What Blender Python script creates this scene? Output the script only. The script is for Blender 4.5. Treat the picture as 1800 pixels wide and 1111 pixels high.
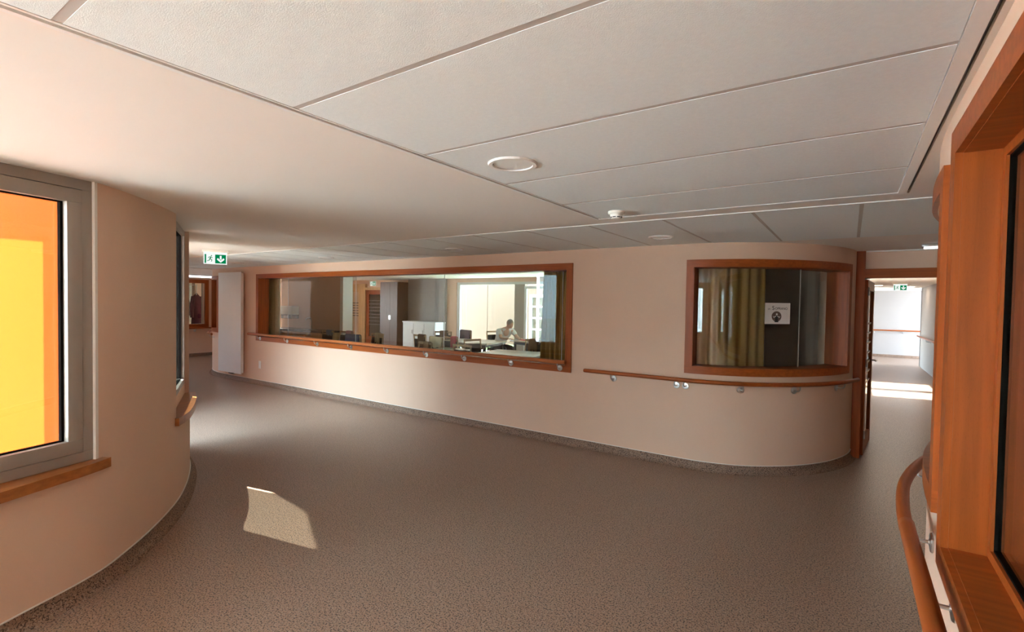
import bpy, bmesh, math, random
from math import sin, cos, pi, radians, hypot, atan2
from mathutils import Vector, Matrix
random.seed(7)
for o in list(bpy.data.objects): bpy.data.objects.remove(o)
SC = bpy.context.scene
COL = SC.collection
# ------------------------------------------------------------------ camera
cd = bpy.data.cameras.new('camera'); cam = bpy.data.objects.new('camera', cd); COL.objects.link(cam)
cd.sensor_width = 36.0; cd.lens = 874.0 / 1800.0 * 36.0; cd.clip_start = 0.02; cd.clip_end = 400
m3 = Matrix(((0.82654292, -0.02798025, 0.56217783), (0.56263235, 0.01182429, -0.82662266), (0.01648175, 0.99953854, 0.02551587)))
cam.matrix_world = Matrix.Translation((0, 0, 1.65)) @ m3.to_4x4()
SC.camera = cam
# ------------------------------------------------------------------ world, sun, exposure
w = bpy.data.worlds.new('sky'); SC.world = w; w.use_nodes = True
wt = w.node_tree; wt.nodes.clear()
_o = wt.nodes.new('ShaderNodeOutputWorld'); _b = wt.nodes.new('ShaderNodeBackground')
_c = wt.nodes.new('ShaderNodeTexCoord'); _s = wt.nodes.new('ShaderNodeSeparateXYZ'); _r = wt.nodes.new('ShaderNodeValToRGB')
_r.color_ramp.elements[0].position = 0.0; _r.color_ramp.elements[0].color = (0.70, 0.86, 1.0, 1)
_r.color_ramp.elements[1].position = 0.8; _r.color_ramp.elements[1].color = (0.48, 0.70, 1.0, 1)
wt.links.new(_c.outputs['Generated'], _s.inputs[0]); wt.links.new(_s.outputs['Z'], _r.inputs[0])
wt.links.new(_r.outputs[0], _b.inputs[0]); wt.links.new(_b.outputs[0], _o.inputs[0])
_b.inputs[1].default_value = 20.0
SUN_D = Vector((0.98, 0.20, -1.12)).normalized()
sl = bpy.data.lights.new('sun', 'SUN'); sl.energy = 33.0; sl.angle = radians(0.6); sl.color = (1.0, 0.95, 0.86)
sun = bpy.data.objects.new('sun', sl); COL.objects.link(sun); sun.location = (-20, -4, 24)
sun.rotation_euler = (-SUN_D).to_track_quat('Z', 'Y').to_euler()
SC.view_settings.view_transform = 'Standard'; SC.view_settings.look = 'None'
SC.view_settings.exposure = 1.2; SC.view_settings.gamma = 1.0; SC.view_settings.use_curve_mapping = False
cy = SC.cycles
cy.max_bounces = 14; cy.diffuse_bounces = 8; cy.glossy_bounces = 4; cy.transmission_bounces = 8; cy.transparent_max_bounces = 24
cy.sample_clamp_indirect = 12; cy.caustics_reflective = False; cy.caustics_refractive = False

CEIL = 2.29
# ------------------------------------------------------------------ materials
def newmat(name):
    m = bpy.data.materials.new(name); m.use_nodes = True
    nt = m.node_tree; bs = nt.nodes['Principled BSDF']
    return m, nt, bs
def plain(name, col, rough=0.6, metal=0.0, var=0.05, scale=8.0, bump=0.0, bscale=60.0, spec=0.5):
    m, nt, bs = newmat(name)
    tc = nt.nodes.new('ShaderNodeTexCoord'); n = nt.nodes.new('ShaderNodeTexNoise')
    n.inputs['Scale'].default_value = scale; n.inputs['Detail'].default_value = 4
    nt.links.new(tc.outputs['Object'], n.inputs['Vector'])
    r = nt.nodes.new('ShaderNodeValToRGB'); a, b = r.color_ramp.elements
    a.position = 0.3; b.position = 0.7
    a.color = tuple(c * (1 - var) for c in col) + (1,); b.color = tuple(min(1, c * (1 + var)) for c in col) + (1,)
    nt.links.new(n.outputs['Fac'], r.inputs[0]); nt.links.new(r.outputs[0], bs.inputs['Base Color'])
    bs.inputs['Roughness'].default_value = rough; bs.inputs['Metallic'].default_value = metal
    bs.inputs['Specular IOR Level'].default_value = spec
    if bump:
        n2 = nt.nodes.new('ShaderNodeTexNoise'); n2.inputs['Scale'].default_value = bscale; n2.inputs['Detail'].default_value = 3
        nt.links.new(tc.outputs['Object'], n2.inputs['Vector'])
        bp = nt.nodes.new('ShaderNodeBump'); bp.inputs['Strength'].default_value = bump; bp.inputs['Distance'].default_value = 0.004
        nt.links.new(n2.outputs['Fac'], bp.inputs['Height']); nt.links.new(bp.outputs[0], bs.inputs['Normal'])
    return m
def wood(name, col, axis=0, rough=0.42, var=0.16):
    m, nt, bs = newmat(name)
    tc = nt.nodes.new('ShaderNodeTexCoord'); mp = nt.nodes.new('ShaderNodeMapping')
    sc = [26.0, 26.0, 26.0]; sc[axis] = 1.3
    mp.inputs['Scale'].default_value = sc
    nt.links.new(tc.outputs['Object'], mp.inputs[0])
    n = nt.nodes.new('ShaderNodeTexNoise'); n.inputs['Scale'].default_value = 1.6; n.inputs['Detail'].default_value = 6; n.inputs['Distortion'].default_value = 0.4
    nt.links.new(mp.outputs[0], n.inputs['Vector'])
    r = nt.nodes.new('ShaderNodeValToRGB'); a, b = r.color_ramp.elements
    a.position = 0.35; b.position = 0.68
    a.color = tuple(c * (1 - var) for c in col) + (1,); b.color = tuple(min(1, c * (1 + var)) for c in col) + (1,)
    nt.links.new(n.outputs['Fac'], r.inputs[0])
    # small darker flecks of beech
    mp2 = nt.nodes.new('ShaderNodeMapping'); s2 = [420.0, 420.0, 420.0]; s2[axis] = 45.0
    mp2.inputs['Scale'].default_value = s2; nt.links.new(tc.outputs['Object'], mp2.inputs[0])
    v = nt.nodes.new('ShaderNodeTexVoronoi'); v.inputs['Scale'].default_value = 1.0; nt.links.new(mp2.outputs[0], v.inputs['Vector'])
    mr = nt.nodes.new('ShaderNodeMapRange'); mr.inputs['From Min'].default_value = 0.08; mr.inputs['From Max'].default_value = 0.3
    mr.inputs['To Min'].default_value = 0.82; mr.inputs['To Max'].default_value = 1.0
    nt.links.new(v.outputs['Distance'], mr.inputs[0])
    mx = nt.nodes.new('ShaderNodeMix'); mx.data_type = 'RGBA'; mx.blend_type = 'MULTIPLY'; mx.inputs['Factor'].default_value = 1
    nt.links.new(r.outputs[0], mx.inputs['A']); nt.links.new(mr.outputs[0], mx.inputs['B'])
    nt.links.new(mx.outputs['Result'], bs.inputs['Base Color'])
    bs.inputs['Roughness'].default_value = rough; bs.inputs['Specular IOR Level'].default_value = 0.3
    return m
def glass(name, tint=(0.93, 0.96, 0.94), boost=1.0):
    m = bpy.data.materials.new(name); m.use_nodes = True; nt = m.node_tree; nt.nodes.clear()
    out = nt.nodes.new('ShaderNodeOutputMaterial'); tr = nt.nodes.new('ShaderNodeBsdfTransparent'); gl = nt.nodes.new('ShaderNodeBsdfGlossy')
    tr.inputs[0].default_value = tint + (1,); gl.inputs['Roughness'].default_value = 0.0; gl.inputs[0].default_value = (boost, boost, boost, 1)
    ge = nt.nodes.new('ShaderNodeNewGeometry'); mr = nt.nodes.new('ShaderNodeMapRange')
    mr.inputs['To Min'].default_value = 1.52; mr.inputs['To Max'].default_value = 1 / 1.52
    nt.links.new(ge.outputs['Backfacing'], mr.inputs[0])
    fr = nt.nodes.new('ShaderNodeFresnel'); nt.links.new(mr.outputs[0], fr.inputs['IOR'])
    mx = nt.nodes.new('ShaderNodeMixShader'); nt.links.new(fr.outputs[0], mx.inputs[0])
    nt.links.new(tr.outputs[0], mx.inputs[1]); nt.links.new(gl.outputs[0], mx.inputs[2]); nt.links.new(mx.outputs[0], out.inputs[0])
    return m
def emis(name, col, strength):
    m = bpy.data.materials.new(name); m.use_nodes = True; nt = m.node_tree; nt.nodes.clear()
    out = nt.nodes.new('ShaderNodeOutputMaterial'); e = nt.nodes.new('ShaderNodeEmission')
    e.inputs[0].default_value = col + (1,); e.inputs[1].default_value = strength; nt.links.new(e.outputs[0], out.inputs[0]); return m
def vinyl(name, base, dark, light):
    m, nt, bs = newmat(name)
    tc = nt.nodes.new('ShaderNodeTexCoord')
    def vor(scale, off):
        mp = nt.nodes.new('ShaderNodeMapping'); mp.inputs['Location'].default_value = (off, off * 2, 0)
        nt.links.new(tc.outputs['Object'], mp.inputs[0])
        v = nt.nodes.new('ShaderNodeTexNoise'); v.inputs['Scale'].default_value = scale; v.inputs['Detail'].default_value = 1.5
        nt.links.new(mp.outputs[0], v.inputs['Vector']); return v.outputs['Fac']
    def mask(src, lo, hi):
        mr = nt.nodes.new('ShaderNodeMapRange'); mr.inputs['From Min'].default_value = lo; mr.inputs['From Max'].default_value = hi
        nt.links.new(src, mr.inputs[0]); return mr.outputs[0]
    def mix(f, a, b):
        mx = nt.nodes.new('ShaderNodeMix'); mx.data_type = 'RGBA'; nt.links.new(f, mx.inputs['Factor'])
        for s, v in (('A', a), ('B', b)):
            if isinstance(v, tuple): mx.inputs[s].default_value = v + (1,)
            else: nt.links.new(v, mx.inputs[s])
        return mx.outputs['Result']
    c = mix(mask(vor(112, 0), 0.54, 0.575), base, dark)
    c = mix(mask(vor(125, 3.3), 0.59, 0.63), c, light)
    nt.links.new(c, bs.inputs['Base Color'])
    bs.inputs['Roughness'].default_value = 0.36; bs.inputs['Specular IOR Level'].default_value = 0.5
    n2 = nt.nodes.new('ShaderNodeTexNoise'); n2.inputs['Scale'].default_value = 220; nt.links.new(tc.outputs['Object'], n2.inputs['Vector'])
    bp = nt.nodes.new('ShaderNodeBump'); bp.inputs['Strength'].default_value = 0.05; bp.inputs['Distance'].default_value = 0.002
    nt.links.new(n2.outputs['Fac'], bp.inputs['Height']); nt.links.new(bp.outputs[0], bs.inputs['Normal'])
    return m
def fabric(name, col, stripe=None, trans=0.0):
    m, nt, bs = newmat(name)
    tc = nt.nodes.new('ShaderNodeTexCoord'); n = nt.nodes.new('ShaderNodeTexNoise'); n.inputs['Scale'].default_value = 90
    nt.links.new(tc.outputs['Object'], n.inputs['Vector'])
    r = nt.nodes.new('ShaderNodeValToRGB'); a, b = r.color_ramp.elements
    a.color = tuple(c * 0.85 for c in col) + (1,); b.color = tuple(min(1, c * 1.12) for c in col) + (1,)
    nt.links.new(n.outputs['Fac'], r.inputs[0]); last = r.outputs[0]
    if stripe:
        wv = nt.nodes.new('ShaderNodeTexWave'); wv.inputs['Scale'].default_value = 14; wv.bands_direction = 'Z'
        nt.links.new(tc.outputs['Object'], wv.inputs['Vector'])
        mx = nt.nodes.new('ShaderNodeMix'); mx.data_type = 'RGBA'; nt.links.new(wv.outputs['Fac'], mx.inputs['Factor'])
        nt.links.new(last, mx.inputs['A']); mx.inputs['B'].default_value = stripe + (1,); last = mx.outputs['Result']
    nt.links.new(last, bs.inputs['Base Color']); bs.inputs['Roughness'].default_value = 0.9
    bs.inputs['Specular IOR Level'].default_value = 0.15
    if trans:
        t = nt.nodes.new('ShaderNodeBsdfTranslucent'); nt.links.new(last, t.inputs[0])
        ms = nt.nodes.new('ShaderNodeMixShader'); ms.inputs[0].default_value = trans
        out = [x for x in nt.nodes if x.type == 'OUTPUT_MATERIAL'][0]
        nt.links.new(bs.outputs[0], ms.inputs[1]); nt.links.new(t.outputs[0], ms.inputs[2]); nt.links.new(ms.outputs[0], out.inputs[0])
    return m
M = {}
M['wall'] = plain('painted_plaster', (0.71, 0.495, 0.36), 0.75, var=0.012, scale=3, bump=0.10, bscale=140, spec=0.25)
M['wallc'] = plain('corridor_plaster', (0.36, 0.325, 0.30), 0.75, var=0.012, scale=3)
M['ceil'] = plain('smooth_ceiling', (0.81, 0.755, 0.685), 0.8, var=0.01, scale=2, spec=0.2)
M['joint'] = plain('panel_joint', (0.50, 0.465, 0.42), 0.7, var=0.01); M['tile'] = plain('mineral_tile', (0.80, 0.85, 0.835), 0.9, var=0.02, scale=60, bump=0.25, bscale=300, spec=0.1)
M['trimw'] = plain('white_metal_trim', (0.78, 0.775, 0.74), 0.4, var=0.01)
M['trimd'] = plain('shadow_groove', (0.10, 0.10, 0.10), 0.7)
M['floor'] = vinyl('speckled_vinyl', (0.31, 0.195, 0.130), (0.055, 0.034, 0.024), (0.40, 0.30, 0.235))
M['cove'] = vinyl('speckled_vinyl_cove', (0.26, 0.165, 0.112), (0.075, 0.047, 0.034), (0.34, 0.25, 0.19))
M['cove'].node_tree.nodes['Principled BSDF'].inputs['Roughness'].default_value = 0.75
M['cove'].node_tree.nodes['Principled BSDF'].inputs['Specular IOR Level'].default_value = 0.2
WC = (0.33, 0.075, 0.011)
M['woodx'] = wood('beech_along_x', WC, 0); M['woody'] = wood('beech_along_y', WC, 1); M['woodz'] = wood('beech_upright', WC, 2)
M['woodl'] = wood('pale_beech', (0.62, 0.40, 0.20), 2); M['sill'] = wood('sill_beech', (0.36, 0.125, 0.034), 1, 0.3)
M['chairw'] = wood('chair_wood', (0.46, 0.30, 0.17), 2)
M['rail'] = wood('handrail_beech', (0.42, 0.125, 0.035), 0)
M['glass'] = glass('clear_glass'); M['glassb'] = glass('bay_glass', (0.85, 0.86, 0.87)); M['glassd'] = glass('dimming_glass', (0.29, 0.32, 0.32))  # dark tint put in to dim the sun patch through window_9
M['alu'] = plain('anodised_frame', (0.33, 0.285, 0.24), 0.45, metal=0.15, var=0.02, bump=0.05, bscale=200)
M['alul'] = plain('pale_frame', (0.62, 0.62, 0.60), 0.4, var=0.02)
M['rev'] = plain('dark_reveal', (0.03, 0.022, 0.018), 0.7); M['rub'] = plain('black_gasket', (0.006, 0.005, 0.004), 0.9, spec=0.03)
M['steel'] = plain('brushed_steel', (0.55, 0.54, 0.52), 0.28, metal=1.0, var=0.03)
M['white'] = plain('white_enamel', (0.78, 0.76, 0.73), 0.35, var=0.01)
M['plastic'] = plain('white_plastic', (0.80, 0.78, 0.70), 0.4, var=0.01)
M['dark'] = plain('dark_plastic', (0.03, 0.03, 0.035), 0.5)
M['bead'] = plain('white_sealant', (0.74, 0.70, 0.64), 0.5, var=0.01)
M['green'] = emis('exit_green', (0.0, 0.13, 0.045), 0.7); M['signw'] = emis('exit_white', (0.85, 0.9, 0.86), 0.48)
M['tube'] = emis('light_tube', (0.9, 0.93, 1.0), 2.2); M['lamp'] = emis('lit_lamp', (1.0, 0.80, 0.62), 45.0)
M['frost'] = plain('frosted_diffuser', (0.44, 0.385, 0.34), 0.25, var=0.03)
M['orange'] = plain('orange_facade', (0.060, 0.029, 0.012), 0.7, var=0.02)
M['warmclad'] = plain('warm_bounce_orange', (0.38, 0.15, 0.035), 0.7); M['pave'] = plain('pale_paving', (0.60, 0.575, 0.53), 0.8, var=0.08); M['grass'] = plain('grass', (0.10, 0.20, 0.04), 0.9, var=0.3, scale=30)
M['render'] = plain('exterior_render', (0.62, 0.58, 0.54), 0.8); M['roof'] = plain('roof_render', (0.5, 0.48, 0.45), 0.8)
M['curt'] = fabric('ochre_curtain', (0.43, 0.255, 0.085), trans=0.35)
M['curtb'] = fabric('beige_curtain', (0.50, 0.41, 0.25), trans=0.25)
M['black'] = fabric('black_upholstery', (0.018, 0.018, 0.02))
M['skin'] = plain('skin', (0.62, 0.38, 0.28), 0.5); M['hair'] = plain('grey_hair', (0.32, 0.31, 0.30), 0.8, var=0.2, scale=80)
M['shirt'] = fabric('white_shirt', (0.75, 0.75, 0.74)); M['trous'] = fabric('dark_trousers', (0.04, 0.045, 0.07))
M['paper'] = plain('paper', (0.74, 0.70, 0.66), 0.7, var=0.01); M['ink'] = plain('ink', (0.03, 0.025, 0.022), 0.7); M['inkm'] = plain('ink_brown', (0.16, 0.10, 0.075), 0.7)
M['stone'] = plain('worktop', (0.07, 0.065, 0.06), 0.25); M['greyw'] = plain('grey_wall_paint', (0.30, 0.28, 0.26), 0.7)
M['skypane'] = plain('painted_sky_pane', (0.45, 0.52, 0.50), 0.3); M['tabl'] = plain('laminate_tabletop', (0.62, 0.52, 0.42), 0.22)
# translucent orange screen standing in the courtyard
def screen_mat():
    m, nt, bs = newmat('orange_translucent_panel')
    t = nt.nodes.new('ShaderNodeBsdfTranslucent'); c = (0.36, 0.060, 0.0075, 1)
    n = nt.nodes.new('ShaderNodeTexNoise'); n.inputs['Scale'].default_value = 2; tc = nt.nodes.new('ShaderNodeTexCoord'); nt.links.new(tc.outputs['Object'], n.inputs['Vector'])
    r = nt.nodes.new('ShaderNodeValToRGB'); r.color_ramp.elements[0].color = tuple(x * 0.97 for x in c[:3]) + (1,); r.color_ramp.elements[1].color = tuple(x * 1.03 for x in c[:3]) + (1,)
    nt.links.new(n.outputs['Fac'], r.inputs[0]); nt.links.new(r.outputs[0], t.inputs[0]); nt.links.new(r.outputs[0], bs.inputs['Base Color'])
    bs.inputs['Roughness'].default_value = 0.6
    ms = nt.nodes.new('ShaderNodeMixShader'); ms.inputs[0].default_value = 0.5
    out = [x for x in nt.nodes if x.type == 'OUTPUT_MATERIAL'][0]
    nt.links.new(bs.outputs[0], ms.inputs[1]); nt.links.new(t.outputs[0], ms.inputs[2]); nt.links.new(ms.outputs[0], out.inputs[0]); return m
M['screen'] = screen_mat()

# ------------------------------------------------------------------ helpers
def link_mesh(name, me, mat, parent=None, smooth=False, ang=35):
    o = bpy.data.objects.new(name, me); COL.objects.link(o)
    if mat is not None: me.materials.append(M[mat] if isinstance(mat, str) else mat)
    if parent is not None: o.parent = parent
    if smooth:
        me.polygons.foreach_set('use_smooth', [True] * len(me.polygons))
        me.set_sharp_from_angle(angle=radians(ang))
    return o
class MB:
    def __init__(s): s.v = []; s.f = []
    def add(s, vs, fs):
        b = len(s.v); s.v += [tuple(x) for x in vs]; s.f += [tuple(i + b for i in f) for f in fs]; return s
    def box(s, x0, x1, y0, y1, z0, z1):
        x0, x1 = sorted((x0, x1)); y0, y1 = sorted((y0, y1)); z0, z1 = sorted((z0, z1))
        return s.add([(x0,y0,z0),(x1,y0,z0),(x1,y1,z0),(x0,y1,z0),(x0,y0,z1),(x1,y0,z1),(x1,y1,z1),(x0,y1,z1)],
                     [(0,3,2,1),(4,5,6,7),(0,1,5,4),(1,2,6,5),(2,3,7,6),(3,0,4,7)])
    def prism(s, pts, z0, z1):
        n = len(pts); a = sum(pts[i][0]*pts[(i+1)%n][1]-pts[(i+1)%n][0]*pts[i][1] for i in range(n))
        if a < 0: pts = pts[::-1]
        return s.add([(p[0],p[1],z0) for p in pts]+[(p[0],p[1],z1) for p in pts],
                     [tuple(range(n))[::-1], tuple(range(n, 2*n))]+[(i,(i+1)%n,n+(i+1)%n,n+i) for i in range(n)])
    def beam(s, p, q, w, h, up=(0, 0, 1)):  # rectangular bar from p to q
        p, q = Vector(p), Vector(q); t = (q - p).normalized(); u = Vector(up)
        if abs(t.dot(u)) > 0.95: u = Vector((0, 1, 0))
        a = t.cross(u).normalized() * w / 2; b = a.cross(t).normalized() * h / 2
        vs = [e + sa * a + sb * b for e in (p, q) for sa, sb in ((-1,-1),(1,-1),(1,1),(-1,1))]
        return s.add(vs, [(0,3,2,1)[::-1],(4,5,6,7)[::-1],(0,1,5,4)[::-1],(1,2,6,5)[::-1],(2,3,7,6)[::-1],(3,0,4,7)[::-1]])
    def tube(s, pts, r, n=12, cap=True):
        pts = [Vector(p) for p in pts]; k = len(pts)
        rs = r if isinstance(r, (list, tuple)) else [r] * k
        ring = []; pa = None
        for i in range(k):
            t = (pts[min(i+1, k-1)] - pts[max(i-1, 0)]).normalized()
            if pa is None:
                u = Vector((0,0,1)) if abs(t.z) < 0.9 else Vector((1,0,0)); a = t.cross(u).normalized()
            else: a = (pa - t * pa.dot(t)).normalized()
            pa = a; b = t.cross(a)
            ring += [pts[i] + (a*cos(2*pi*j/n) + b*sin(2*pi*j/n)) * rs[i] for j in range(n)]
        fs = [(i*n+j, i*n+(j+1)%n, (i+1)*n+(j+1)%n, (i+1)*n+j) for i in range(k-1) for j in range(n)]
        if cap: fs += [tuple(range(n))[::-1], tuple(range((k-1)*n, k*n))]
        return s.add(ring, fs)
    def lathe(s, prof, n=24, M4=None):  # prof: (r,z)
        vs = []
        for r, z in prof:
            for j in range(n):
                v = Vector((r*cos(2*pi*j/n), r*sin(2*pi*j/n), z)); vs.append(M4 @ v if M4 else v)
        k = len(prof); fs = [(i*n+j, i*n+(j+1)%n, (i+1)*n+(j+1)%n, (i+1)*n+j) for i in range(k-1) for j in range(n)]
        fs += [tuple(range(n))[::-1], tuple(range((k-1)*n, k*n))]
        return s.add(vs, fs)
    def build(s, name, mat, parent=None, smooth=False, bevel=0.0, ang=35):
        me = bpy.data.meshes.new(name); me.from_pydata(s.v, [], s.f); me.update()
        bm = bmesh.new(); bm.from_mesh(me); bmesh.ops.recalc_face_normals(bm, faces=bm.faces)
        if bevel: bmesh.ops.bevel(bm, geom=bm.edges[:], offset=bevel, segments=2, affect='EDGES', profile=0.6)
        bm.to_mesh(me); bm.free()
        return link_mesh(name, me, mat, parent, smooth or bevel > 0, ang)
def tag(o, label=None, cat=None, group=None, kind=None):
    if label: o['label'] = label
    if cat: o['category'] = cat
    if group: o['group'] = group
    if kind: o['kind'] = kind
    return o
def struct(o, label): o['kind'] = 'structure'; o['label'] = label; return o
def empty(name, loc=(0,0,0), rz=0.0):
    o = bpy.data.objects.new(name, None); COL.objects.link(o); o.location = loc; o.rotation_euler = (0,0,rz); o.empty_display_size = 0.1; return o
def copy_tree(o, parent=None):
    c = o.copy(); COL.objects.link(c)
    if parent is not None: c.parent = parent
    for ch in list(o.children): copy_tree(ch, c)
    return c
class Path:  # plan curve; side=+1: room normal on the right of travel, -1: left
    def __init__(s, ctrl, side=1, step=0.05, curved=True):
        P = [Vector(p) for p in ctrl]; out = []
        if curved:
            Q = [2*P[0]-P[1]] + P + [2*P[-1]-P[-2]]
            for i in range(1, len(Q)-2):
                p0,p1,p2,p3 = Q[i-1:i+3]; L = (p2-p1).length; n = max(2, int(L/step)); 
                # centripetal catmull-rom
                def tj(ti,a,b): return ti + max(1e-4,(b-a).length)**0.5
                t0=0; t1=tj(t0,p0,p1); t2=tj(t1,p1,p2); t3=tj(t2,p2,p3)
                for k in range(n):
                    t=t1+(t2-t1)*k/n
                    A1=p0*((t1-t)/(t1-t0))+p1*((t-t0)/(t1-t0)); A2=p1*((t2-t)/(t2-t1))+p2*((t-t1)/(t2-t1)); A3=p2*((t3-t)/(t3-t2))+p3*((t-t2)/(t3-t2))
                    B1=A1*((t2-t)/(t2-t0))+A2*((t-t0)/(t2-t0)); B2=A2*((t3-t)/(t3-t1))+A3*((t-t1)/(t3-t1))
                    out.append(B1*((t2-t)/(t2-t1))+B2*((t-t1)/(t2-t1)))
            out.append(P[-1])
        else: out = P
        s.p = out; s.side = side; s.c = [0.0]
        for a, b in zip(out, out[1:]): s.c.append(s.c[-1]+(b-a).length)
        s.L = s.c[-1]
    def idx(s, d):
        d = min(max(d, 0), s.L)
        for i in range(len(s.c)-1):
            if s.c[i+1] >= d: return i, (d-s.c[i])/(s.c[i+1]-s.c[i])
        return len(s.c)-2, 1.0
    def at(s, d): i, f = s.idx(d); return s.p[i].lerp(s.p[i+1], f)
    def nrm(s, d):
        e = 0.03; t = (s.at(min(d+e, s.L)) - s.at(max(d-e, 0))).normalized()
        return Vector((t.y, -t.x)) * s.side
    def off(s, d, n, z): p = s.at(d) + s.nrm(d)*n; return (p.x, p.y, z)
    def near(s, x, y):
        best = (1e9, 0); q = Vector((x, y))
        for i in range(len(s.p)-1):
            a, b = s.p[i], s.p[i+1]; t = max(0, min(1, (q-a).dot(b-a)/(b-a).length_squared)); dd = (a.lerp(b, t)-q).length
            if dd < best[0]: best = (dd, s.c[i]+t*(b-a).length)
        return best[1]
    def stations(s, d0, d1, step=0.05):
        n = max(1, int(math.ceil((d1-d0)/step))); return [d0+(d1-d0)*i/n for i in range(n+1)]
    def sweep(s, mb, d0, d1, prof, step=0.06):  # prof: closed list of (n,z)
        st = s.stations(d0, d1, step); k = len(prof); vs = [s.off(d, n, z) for d in st for n, z in prof]
        fs = [(i*k+j, i*k+(j+1)%k, (i+1)*k+(j+1)%k, (i+1)*k+j) for i in range(len(st)-1) for j in range(k)]
        fs += [tuple(range(k)), tuple(range((len(st)-1)*k, len(st)*k))[::-1]]
        return mb.add(vs, fs)
    def rect(s, mb, d0, d1, n0, n1, z0, z1, step=0.06): return s.sweep(mb, d0, d1, [(n0,z0),(n1,z0),(n1,z1),(n0,z1)], step)
    def wall(s, name, thick, z1, openings, mat, label, z0=0.0, d0=0.0, d1=None):
        d1 = s.L if d1 is None else d1
        cuts = {d0, d1}; zs = {z0, z1}
        for a, b, zb, zt in openings: cuts |= {max(a, d0), min(b, d1)}; zs |= {zb, zt}
        cuts = sorted(cuts); st = []
        for a, b in zip(cuts, cuts[1:]): st += s.stations(a, b, 0.06)[:-1]
        st.append(cuts[-1]); zs = sorted(zs); nz = len(zs)
        def solid(i, j):
            if i < 0 or i >= len(st)-1 or j < 0 or j >= nz-1: return False
            dm = (st[i]+st[i+1])/2; zm = (zs[j]+zs[j+1])/2
            return not any(a < dm < b and zb < zm < zt for a, b, zb, zt in openings)
        vi = {}; vs = []; fs = []
        def V(i, j, k):
            if (i,j,k) not in vi: vi[(i,j,k)] = len(vs); vs.append(s.off(st[i], 0 if k == 0 else -thick, zs[j]))
            return vi[(i,j,k)]
        for i in range(len(st)-1):
            for j in range(nz-1):
                if not solid(i, j): continue
                fs.append((V(i,j,0),V(i+1,j,0),V(i+1,j+1,0),V(i,j+1,0))); fs.append((V(i,j,1),V(i,j+1,1),V(i+1,j+1,1),V(i+1,j,1)))
                if not solid(i-1,j): fs.append((V(i,j,0),V(i,j+1,0),V(i,j+1,1),V(i,j,1)))
                if not solid(i+1,j): fs.append((V(i+1,j,0),V(i+1,j,1),V(i+1,j+1,1),V(i+1,j+1,0)))
                if not solid(i,j-1): fs.append((V(i,j,0),V(i,j,1),V(i+1,j,1),V(i+1,j,0)))
                if not solid(i,j+1): fs.append((V(i,j+1,0),V(i+1,j+1,0),V(i+1,j+1,1),V(i,j+1,1)))
        mb = MB(); mb.add(vs, fs)
        return struct(mb.build(name, mat, None, True, ang=30), label)
    def cove(s, name, d0, d1, label):
        mb = MB(); s.sweep(mb, d0, d1, [(-0.002,0.0),(0.055,0.0),(0.030,0.006),(0.014,0.020),(0.006,0.040),(0.005,0.085),(-0.002,0.085)])
        o = struct(mb.build(name, 'cove', None, True, ang=60), label)
        mb = MB(); s.rect(mb, d0, d1, -0.002, 0.007, 0.085, 0.091); mb.build('white_edge_strip', 'bead', o)
        return o

# ------------------------------------------------------------------ plan curves
PM = Path([(-13.9,6.9),(-13.2,6.35),(-12.5,5.85),(-12.0,5.53),(-11.6,5.34),(-11.15,5.22),(-10.7,5.19),(-8,5.19),(-5,5.19),(-2.5,5.19),(-1.5,5.19),(-1.2,5.205),(-0.87,5.30),(-0.62,5.46),(-0.40,5.66),(-0.20,5.93),(-0.06,6.22),(0.02,6.50),(0.045,6.74)], 1)
PL = Path([(-2.62,-3.4),(-2.85,-1.2),(-3.02,-0.25),(-3.16,0.25),(-3.32,0.63),(-3.49,0.99),(-3.66,1.19),(-3.90,1.42),(-4.24,1.69),(-4.55,1.88),(-4.85,2.035),(-5.12,2.155),(-5.45,2.27),(-5.8,2.36),(-6.2,2.42),(-9.6,2.42),(-15.2,2.42)], 1)
PR = Path([(0.26,-3.4),(0.26,0.5),(0.26,1.7),(0.26,2.15),(0.268,2.45),(0.30,2.78),(0.40,3.2),(0.60,3.7),(0.90,4.3),(1.15,5.2),(1.22,6.0),(1.24,6.78)], -1)

# ------------------------------------------------------------------ floor, ground
mb = MB(); mb.prism([(-2.6,-3.4),(0.3,-3.4),(0.3,2.0),(0.4,3.2),(0.9,4.3),(1.25,5.2),(1.3,6.8),(-13.9,7.1),(-15.6,7.3),(-15.6,2.38),(-5.9,2.38),(-4.3,1.65),(-3.55,0.98),(-3.05,-0.2)], -0.06, 0.0)
struct(mb.build('floor', 'floor'), 'speckled taupe vinyl floor sweeping through the lobby')
mb = MB(); mb.prism([(-0.7,6.76),(1.9,6.76),(1.9,19.4),(4.2,19.4),(4.2,22),(-0.7,22)], -0.06, -0.001)
struct(mb.build('floor_corridor', 'floor'), 'vinyl floor of the bright corridor beyond the fire door')
mb = MB(); mb.prism([(-17.2,7.1),(-13.9,7.1),(-12.5,6.1),(-11.1,5.4),(-1.2,5.4),(0,6.76),(-0.7,6.9),(-0.3,8.75),(-2.35,8.75),(-2.35,13),(-17.2,13)], -0.06, -0.002)
struct(mb.build('floor_dining', 'floor'), 'vinyl floor of the dining room behind the long window')
mb = MB(); mb.box(-60, 40, -40, 60, -0.4, -0.08)
struct(mb.build('ground', 'pave'), 'pale paving of the courtyards outside')
mb = MB(); mb.box(-12.5, -5.0, 14.6, 16.6, -0.08, -0.03)
tag(mb.build('lawn', 'grass'), 'strip of green grass beyond the dining room glass door', 'grass', kind='stuff')

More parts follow.
